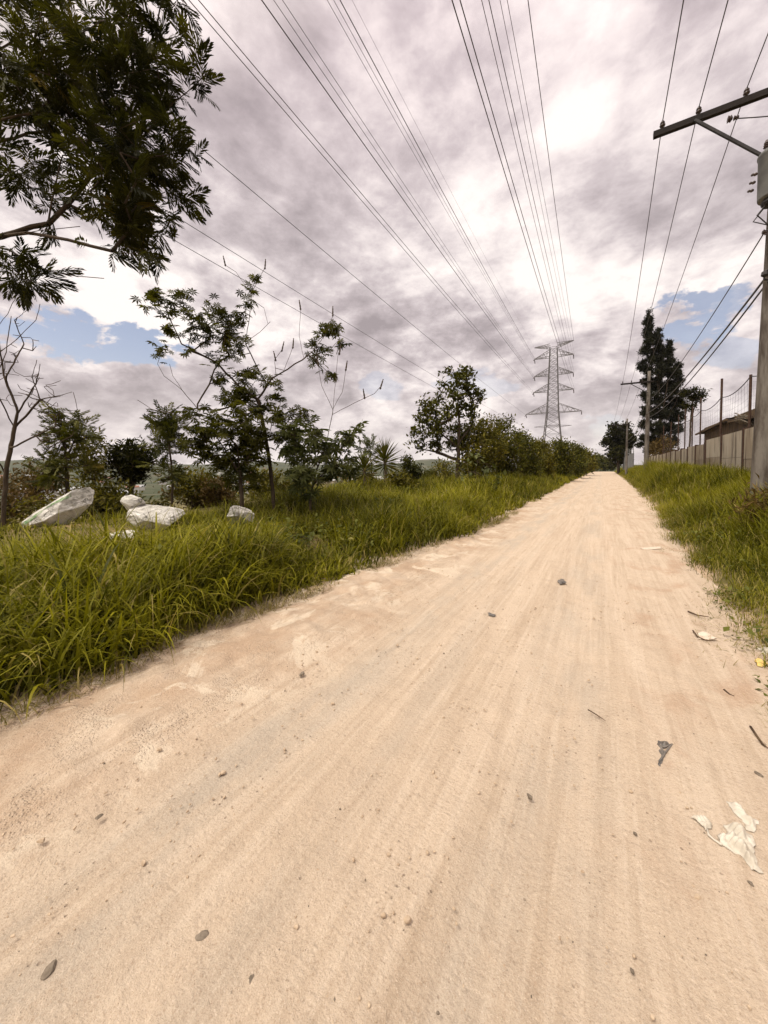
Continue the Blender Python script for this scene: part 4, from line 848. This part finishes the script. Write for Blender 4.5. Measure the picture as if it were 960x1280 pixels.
span('overhead_wire', [(pax(5.5)-.1, 10.75, 5.6), (ax2-.12, 39.5, 6.3), (ax3-.1, 71.9, 5.9)], .024, 'upper thick bundled wire from the clamp on the nearest pole', 'lower wires between the poles', .45)
span('overhead_wire', [(pax(5.5)-.1, 10.78, 5.45), (ax2+.1, 39.5, 6.0), (ax3+.1, 71.9, 5.6)], .020, 'lower thick bundled wire from the clamp on the nearest pole', 'lower wires between the poles', .5)
for a, b in ((ax1, 5.55),):
    span('overhead_wire', [(pax(5.5)-.1, 10.75, 5.6), (pax(5.5)+.3, -20, 6.4)], .02, 'bundled wire passing back over the right verge from the nearest pole', None, .5)

# ------------------------------------------------------------------ wall, net fence and shed on the right
def mat_wall():
    m, t, o = material('weathered_concrete'); p = coord(t)
    c = t.mix(t.mr(t.noise(t.scale(p, (1, 1, .35)), 1.3, 8, .7), .35, .65), (.33, .285, .215), (.20, .155, .105))
    pa = t.n('Attribute'); pa.attribute_name = 'tint'; c = t.mix(t.mr(pa.outputs['Fac'], 0., 1., .0, .55), c, (.40, .355, .285)); c = t.mix(t.mr(pa.outputs['Fac'], .35, 0., 0., .5), c, (.13, .09, .06))
    c = t.mix(t.mr(t.noise(t.scale(p, (1, 1, .12)), 3.5, 6, .65), .50, .66, 0, .8), c, (.085, .062, .045))
    finish(t, o, bsdf(t, c, .92, .15, 0, bump(t, t.noise(p, 12., 6, .7), .5, .02))); return m
WALL = mat_wall(); WPOST = plain('rusty_post', (.075, .042, .028), (.04, .024, .018), .85, .2, 0, 8)
WX = 5.55
def wall(y0, y1, ztop, n, lab, zvar=.0, th=.14):
    t = thing('concrete_wall', lab, 'wall', (WX, (y0+y1)/2, float(zg(WX, (y0+y1)/2))), 'pale walls along the right verge'); st = (y1-y0)/n
    for k in range(n):
        a = y0+k*st; zt = ztop+rng.uniform(-zvar, zvar); zb = float(zg(WX, a))-.3; g = G()
        zb += .3; hh = (zt-zb+.2)/2; zb -= .2
        for j in range(2): g.box((WX+rng.uniform(-.006, .006), a+st/2, zb+hh*(j+.5)), (th, st-.16, hh-.012), tint=rng.uniform(0, 1))
        g.build('panel', WALL, t)
    for k in range(n+1):
        a = y0+k*st; zb = float(zg(WX, a))-.3; g = G(); g.box((WX-.02, a, (zb+ztop+.08)/2), (.2, .155, ztop+.08-zb)); g.build('post', WPOST, t)
wall(29.6, 66., 3.0, 14, 'long low run of pale wall panels between dark posts below the conifer', .05)
wall(12., 29.4, 3.22, 5, 'nearer taller stretch of stained wall panels in front of the shed', .02)
def net_fence():
    ys = [14.2, 18.6, 22.9, 27.6, 32.6, 35.2, 38., 41., 45., 50.]; tops = [6.0, 5.7, 5.75, 6.55, 6.3, 6.1, 6.3, 6.2, 6., 6.1]; X = WX+.22
    t = thing('net_fence', 'tall dark posts with thin netting and rope rising above the wall', 'fence', (X, 25, float(zg(X, 25))))
    for y, z in zip(ys, tops): g = G(); zb = float(zg(X, y))-.3; g.tube([(X, y, zb), (X, y, z)], .055 if y < 30 else .042, 8); g.build('post', WPOST, t)
    rope, net = G(), G()
    att = [5.75, 5.6, 5.68, 5.5, 5.45, 5.35, 5.3, 5.2, 5.2, 5.2]
    for i in range(len(ys)-1):
        s = np.linspace(0, 1, 14); y = ys[i]+(ys[i+1]-ys[i])*s; z = att[i]+(att[i+1]-att[i])*s-.25*4*s*(1-s)*(.6 if i > 3 else 1); rope.tube(np.stack([0*s+X, y, z], 1), .022, 5)
        for q in np.linspace(0, 1, 12)[1:-1]:
            zz = np.interp(q, s, z); yy = ys[i]+(ys[i+1]-ys[i])*q; net.tube([(X, yy, 3.2), (X+.03*math.sin(9*q), yy, (3.2+zz)/2), (X, yy, zz)], .0035, 3)
        for f in np.linspace(.1, .9, 7): net.tube(np.stack([0*s+X, y, 3.2+(z-3.2)*f], 1), .0035, 3)
    rope.build('top_rope', FIT, t); net.build('netting', FIT, t)
net_fence()
ROOF = plain('rusty_roof_sheet', (.10, .070, .052), (.055, .04, .032), .8, .3, .2, 4)
SHEDW = plain('brown_boards', (.14, .095, .055), (.075, .05, .03), .9, .15, 0, 5, .5, .02, (1, 1, .2))
def shed():
    x0, x1, y0, y1 = 6.1, 10.5, 17., 34.; zb = float(zg(6.5, 25)); t = thing('shed', 'low brown shed with sagging corrugated roof behind the wall', 'shed', ((x0+x1)/2, (y0+y1)/2, zb))
    g = G(); g.box(((x0+x1)/2, (y0+y1)/2, zb+1.5), (x1-x0-.2, y1-y0-.4, 3.3)); 
    g.build('wall', SHEDW, t)
    def roofsheet(y0, y1, za, zb_, xe, name):
        u = np.linspace(0, 1, 160); v = np.linspace(0, 1, 6); U, Vv = np.meshgrid(u, v, indexing='ij'); y = y0+(y1-y0)*U; x = xe+(x1+.3-xe)*Vv
        z = za+(zb_-za)*U+.25*Vv+.022*np.sin(y*2*math.pi/.18)+.06*wav(x, y, .9); g = G(); g.grid(x, y, z); 
        k = len(x.ravel()); g2 = G(); g.grid(x, y, z-.012); g.build(name, ROOF, t, smooth=True)
        e = G(); e.bar((xe+.03, y0, za-.06), (xe+.03, y1, zb_-.06), .1); e.build('eave_beam', SHEDW, t)
    roofsheet(26.9, 34.6, 4.22, 4.0, 5.85, 'roof'); roofsheet(16.6, 26.9, 3.55, 4.1, 5.9, 'roof')
    g = G()
    for k in range(4):
        u = np.linspace(0, 1, 40); v = np.linspace(0, 1, 4); U, Vv = np.meshgrid(u, v, indexing='ij'); a = .2*k
        g.grid(5.75+.5*Vv+.05*k, 23.6+1.6*U+a, 3.72+.12*k+.25*U-.28*Vv+.03*np.sin(U*50)+.05*np.sin(5*U+k))
    g.build('loose_sheet', plain('faded_sheet', (.26, .22, .17), (.15, .12, .09), .8, .2, 0, 5), t)
shed()
def far_building():
    t = thing('sheet_fence', 'grey sheet metal fence beyond the conifer near the road end', 'fence', (4.9, 92, float(zg(4.9, 92)))); mt = plain('grey_sheet', (.20, .20, .195), (.14, .14, .14), .6, .4, .3, 2)
    for k in range(7):
        a = 76+k*5.2; g = G(); u = np.linspace(0, 1, 60); v = np.array([0., 1.]); U, Vv = np.meshgrid(u, v, indexing='ij'); g.grid(4.7+.04*np.sin(U*120)+0*Vv, a+5.1*U, .4+(3.7+.15*math.sin(k*2))*Vv); g.grid(4.74+.04*np.sin(U*120)+0*Vv, a+5.1*U, .4+(3.7+.15*math.sin(k*2))*Vv); g.build('panel', mt, t)
        g = G(); g.box((4.66, a, 2.8+rng.uniform(-.2, .4)), (.1, .1, 5.)); g.build('post', mt, t)
far_building()

# ------------------------------------------------------------------ far town on the valley side
def town():
    mats = [plain('pale_plaster', (.66, .63, .58), (.5, .47, .43), .9, .1, 0, .3), plain('ochre_plaster', (.45, .36, .26), (.35, .28, .2), .9, .1, 0, .3), plain('grey_plaster', (.38, .37, .36), (.28, .27, .27), .9, .1, 0, .3)]
    roofs = [plain('tile_roof', (.26, .12, .08), (.18, .09, .06), .9, .1, 0, .5), plain('zinc_roof', (.42, .42, .42), (.3, .3, .3), .6, .3, .2, .5)]
    k = 0
    for i in range(64):
        a = -rng.uniform(.50, 1.36); r = rng.uniform(170, 520) if i < 30 else rng.uniform(600, 1500); x, y = r*math.sin(a), r*math.cos(a)
        w, dd, h = rng.uniform(6, 12), rng.uniform(6, 10), rng.uniform(3.2, 6); z = float(zg(x, y)); rz = rng.uniform(0, 1.5)
        t = thing('house', 'small pale house of the far town in the valley on the left', 'house', (x, y, z), 'houses of the far town')
        g = G(); g.box((x, y, z+h/2-.8), (w, dd, h+1.6), rz); g.build('wall', mats[int(rng.integers(0, 3))], t)
        cs, sn = math.cos(rz), math.sin(rz); Rm = np.array([[cs, sn, 0], [-sn, cs, 0], [0, 0, 1]]); hw, hd, rh = w/2+.5, dd/2+.5, rng.uniform(.6, 2.2)
        V = np.array([(-hw, -hd, 0), (hw, -hd, 0), (hw, hd, 0), (-hw, hd, 0), (-hw, 0, rh), (hw, 0, rh)])@Rm+np.array([x, y, z+h+.02]); g = G(); g.poly(V, [(0, 1, 5, 4), (2, 3, 4, 5), (0, 4, 3), (1, 2, 5), (3, 2, 1, 0)]); g.build('roof', roofs[int(rng.integers(0, 2))], t)
    c = atD(553, 603, 46); z = c[2]-.8; t = thing('house', 'low house with bright white roof left of the tall tree', 'house', (c[0], c[1], z))
    g = G(); g.box((c[0], c[1], z-.9), (2.2, 3., 3.2), .6); g.build('wall', mats[2], t); g = G(); g.box((c[0], c[1], z+.9), (2.7, 3.4, .35), .6); g.build('roof', plain('white_roof', (.8, .8, .78), (.7, .7, .68), .6, .3, 0, .5), t)
town()

# ------------------------------------------------------------------ broad leaved weeds and seed stems among the grass
def weeds():
    g = G()
    def put(n, x0, x1, y0, y1, keep, size, hgt):
        X, Y = scatter(n, x0, x1, y0, y1, keep); k = len(X)
        for _ in range(5):
            a = rng.uniform(0, 6.28, k); e = rng.uniform(-.1, .9, k); ax = np.stack([np.cos(a)*np.cos(e), np.sin(a)*np.cos(e), np.sin(e)], 1)
            pos = np.stack([X+rng.normal(0, .05, k), Y+rng.normal(0, .05, k), zg(X, Y)+hgt*rng.uniform(.2, 1.1, k)], 1)
            g.inst(OVALW, pos, frames(ax, .5), size*rng.uniform(.5, 1.3, k), np.clip(rng.normal(.45, .25, k), 0, 1))
    put(900, -7, -2.9, -.5, 14, lambda X, Y: sm((eL(Y)-X)/.3)*np.clip(wav(X, Y, 2.1)*1.5, 0, 1), .10, .42)
    put(1600, .8, 4.5, 2.9, 14, lambda X, Y: sm((X-eR(Y)+.05)/.3)*np.clip(.35+wav(X, Y, 2.7), 0, 1), .07, .22)
    put(900, .8, 2.2, 2.85, 6, lambda X, Y: sm((X-eR(Y)+.05)/.2)*np.clip(.3+wav(X, Y, 5.), 0, 1), .045, .06)
    tag(g.build('broadleaf_weeds', leafmat('weed_cover_leaf', (.045, .055, .008), (.16, .165, .03), (.24, .20, .06), .3)), 'small broad leaved weeds mixed into the grass of both verges', 'weeds', kind='stuff')
    g = G()
    def stems(n, x0, x1, y0, y1, keep, h):
        X, Y = scatter(n, x0, x1, y0, y1, keep); k = len(X); P = np.stack([X, Y, zg(X, Y)], 1); blades(g, P, h*rng.uniform(.7, 1.2, k), np.full(k, .006)*np.clip(np.hypot(X, Y)/5, .7, 4), rng.uniform(.0, .35, k), rng.uniform(.1, .7, k), 5, rng.uniform(.2, 1, k))
    stems(500, -9, -3, -.5, 20, lambda X, Y: sm((eL(Y)-X-.2)/.4)*np.clip(.2+wav(X, Y, 1.6), 0, 1), .8)
    stems(350, 1, 5, 5, 25, lambda X, Y: sm((X-eR(Y)-.3)/.4)*np.clip(.2+wav(X, Y, 1.6), 0, 1), .7)
    tag(g.build('straw_stems', DRYGRASS), 'thin dry straw stems standing among the green verge grass', 'dry grass', kind='stuff')
weeds()

# ------------------------------------------------------------------ litter on the road
CLOTH = plain('white_cloth', (.56, .515, .44), (.44, .39, .315), .85, .2, 0, 12, .5, .006)
def sheet(outline, mat, name, parent, zamp=.02, fold=9., seed=0, n=34, lift=.004, rect=False):
    """crumpled cloth over a pixel outline laid on the road"""
    P = np.array([gp(*q)[:2] for q in outline]); lo, hi = P.min(0), P.max(0); u = np.linspace(0, 1, n); U, V = np.meshgrid(u, u, indexing='ij')
    X = lo[0]+(hi[0]-lo[0])*U; Y = lo[1]+(hi[1]-lo[1])*V
    def inside(x, y):
        c = np.zeros(x.shape, bool); j = len(P)-1
        for i in range(len(P)):
            xi, yi, xj, yj = *P[i], *P[j]; c ^= ((yi > y) != (yj > y)) & (x < (xj-xi)*(y-yi)/(yj-yi+1e-12)+xi); j = i
        return c
    Xo, Yo = X, Y; X = X+.010*wav(X, Y, 60.)+.005*wav(X, Y, 140.); Y = Y+.010*wav(X+3, Y, 60.)+.005*wav(X+3, Y, 140.); ds = np.full(X.shape, 9.)
    for i in range(len(P)):
        a, b = P[i], P[(i+1) % len(P)]; ab = b-a; tt = np.clip(((X-a[0])*ab[0]+(Y-a[1])*ab[1])/(ab@ab+1e-12), 0, 1); ds = np.minimum(ds, np.hypot(X-a[0]-tt*ab[0], Y-a[1]-tt*ab[1]))
    ins = inside(X, Y); X, Y = Xo, Yo; sz = float(np.linalg.norm(hi-lo)); r = np.random.default_rng(seed); ph = r.uniform(0, 6, 4); an = r.uniform(0, 3.1)
    q = (X*math.cos(an)+Y*math.sin(an))/sz; w = (X*math.sin(an)-Y*math.cos(an))/sz
    Z = .5+.5*np.sin(fold*2*q+2.5*np.sin(4*w+ph[0])+ph[1]); Z = np.abs(Z)**.6+.5*np.abs(np.sin(fold*3.1*w+3*np.sin(5*q+ph[2])))+.35*np.abs(wav(X, Y, 75.))+.1*r.normal(0, .25, X.shape)
    Z = lift+zamp*Z*sm(ds/(.12*sz)); m = n; F = [(i*m+j, (i+1)*m+j, (i+1)*m+j+1, i*m+j+1) for i in range(n-1) for j in range(n-1) if ins[i, j] and ins[i+1, j] and ins[i, j+1] and ins[i+1, j+1]]
    used = sorted({k for f in F for k in f}); mp = {k: i for i, k in enumerate(used)}; F = [tuple(mp[k] for k in f) for f in F]
    A = np.stack([X, Y, Z], -1).reshape(-1, 3)[used]; g = G(); g.poly(A, F); o = g.build(name, mat, parent, smooth=True)
    md = o.modifiers.new('thick', 'SOLIDIFY'); md.thickness = .0012; md.offset = 1; return o
c = gp(925, 1055); cl = thing('torn_cloth', 'torn crumpled white cloth lying on the road at the right edge', 'cloth', c)
sheet([(902, 1040), (915, 1032), (930, 1034), (940, 1046), (944, 1070), (950, 1090), (938, 1088), (925, 1072), (908, 1062), (899, 1052)], CLOTH, 'cloth_body', cl, .024, 13, 3, 80)
sheet([(908, 1006), (918, 1004), (932, 1014), (938, 1024), (948, 1026), (944, 1042), (936, 1040), (930, 1030), (916, 1018)], CLOTH, 'cloth_strip', cl, .014, 10, 5, 50)
sheet([(862, 1023), (872, 1022), (888, 1027), (890, 1034), (884, 1040), (876, 1032)], CLOTH, 'cloth_scrap', cl, .008, 6, 8, 40)
g = G(); g.tube([gp(884, 1036, .006), gp(886, 1044, .01), gp(893, 1050, .006), gp(902, 1056, .012)], .004, 6); g.build('cloth_cord', CLOTH, cl, smooth=True)
BLK = plain('black_plastic', (.06, .055, .05), (.20, .17, .145), .5, .5, 0, 30)
bl = thing('plastic_scrap', 'small twisted scrap of dark plastic on the road above the cloth', 'litter', gp(828, 945))
sheet([(820, 927), (832, 925), (842, 933), (833, 938), (832, 948), (828, 968), (822, 958), (824, 945), (819, 938)], BLK, 'scrap_sheet', bl, .018, 12, 4, 46)
g = G(); g.tube([gp(822, 930, .01), gp(830, 934, .02), gp(840, 930, .012), gp(832, 940, .015), gp(824, 952, .01)], .0045, 5); g.build('scrap_strand', BLK, bl, smooth=True)
PAPER = plain('pale_card', (.62, .52, .42), (.5, .4, .31), .9, .1, 0, 20)
for pts, mat, lab, cat, nm, za in [([(868, 792), (880, 789), (896, 797), (890, 802), (874, 800)], PAPER, 'flat pale card scrap at the edge of the right grass', 'litter', 'card_scrap', .006),
                               ([(946, 811), (960, 809), (968, 820), (954, 819)], CLOTH, 'crumpled white paper at the right edge of the grass', 'litter', 'paper_scrap', .02),
                               ([(942, 827), (950, 824), (960, 831), (950, 834)], plain('yellow_plastic', (.70, .50, .16), (.6, .42, .14), .5, .4, 0, 20), 'small yellow wrapper below the white paper at right', 'litter', 'wrapper', .012),
                               ([(696, 726), (704, 724), (709, 729), (700, 731)], BLK, 'small black scrap in the middle of the road', 'litter', 'plastic_scrap', .014),
                               ([(610, 766), (620, 769), (618, 772), (611, 770)], BLK, 'tiny dark scrap on the road left of the black scrap', 'litter', 'plastic_scrap', .006),
                               ([(800, 685), (826, 683), (828, 686), (806, 688)], PAPER, 'thin pale strip lying across the road near the right grass', 'litter', 'card_scrap', .008)]:
    o = sheet(pts, mat, nm, None, za, 7, len(lab), 40); tag(o, lab, cat)
TWIG = plain('dry_twig', (.12, .075, .045), (.07, .045, .03), .9, .1, 0, 30)
for pts, r, lab in [(((938, 908), (946, 920), (953, 930), (960, 935)), .006, 'curved brown twig at the right road edge above the stones'), (((860, 764), (872, 769), (886, 771)), .008, 'thin brown twig beside the right grass above the card scrap'),
                    (((866, 788), (872, 796), (882, 800), (897, 801)), .006, 'dark bent twig hugging the pale card scrap'), (((735, 887), (745, 893), (757, 901)), .0035, 'hair thin twig on the road left of the dark patch'), (((905, 862), (912, 868), (918, 870)), .006, 'short twig below the worn grass patch')]:
    g = G(); g.tube([gp(x, y, .012) for x, y in pts], [r]*(len(pts)-1)+[r*.4], 5); tag(g.build('twig', TWIG, smooth=True), lab, 'twig', 'fallen twigs by the right road edge')
SC.cycles.use_denoising = True; SC.cycles.max_bounces = 8; SC.cycles.transparent_max_bounces = 4

# ------------------------------------------------------------------ air
def haze():
    g = G(); g.box((0, 1900, 120), (6900, 4950, 440)); m = bpy.data.materials.new('haze_air'); m.use_nodes = True; t = NT(m.node_tree); o = t.n('OutputMaterial'); v = t.n('VolumePrincipled')
    t.set(v, 'Color', (.9, .9, .92)); t.set(v, 'Density', .00010); t.set(v, 'Anisotropy', .2); t.t.links.new(v.outputs[0], o.inputs[1]); tag(g.build('haze', m), kind='stuff')
haze()
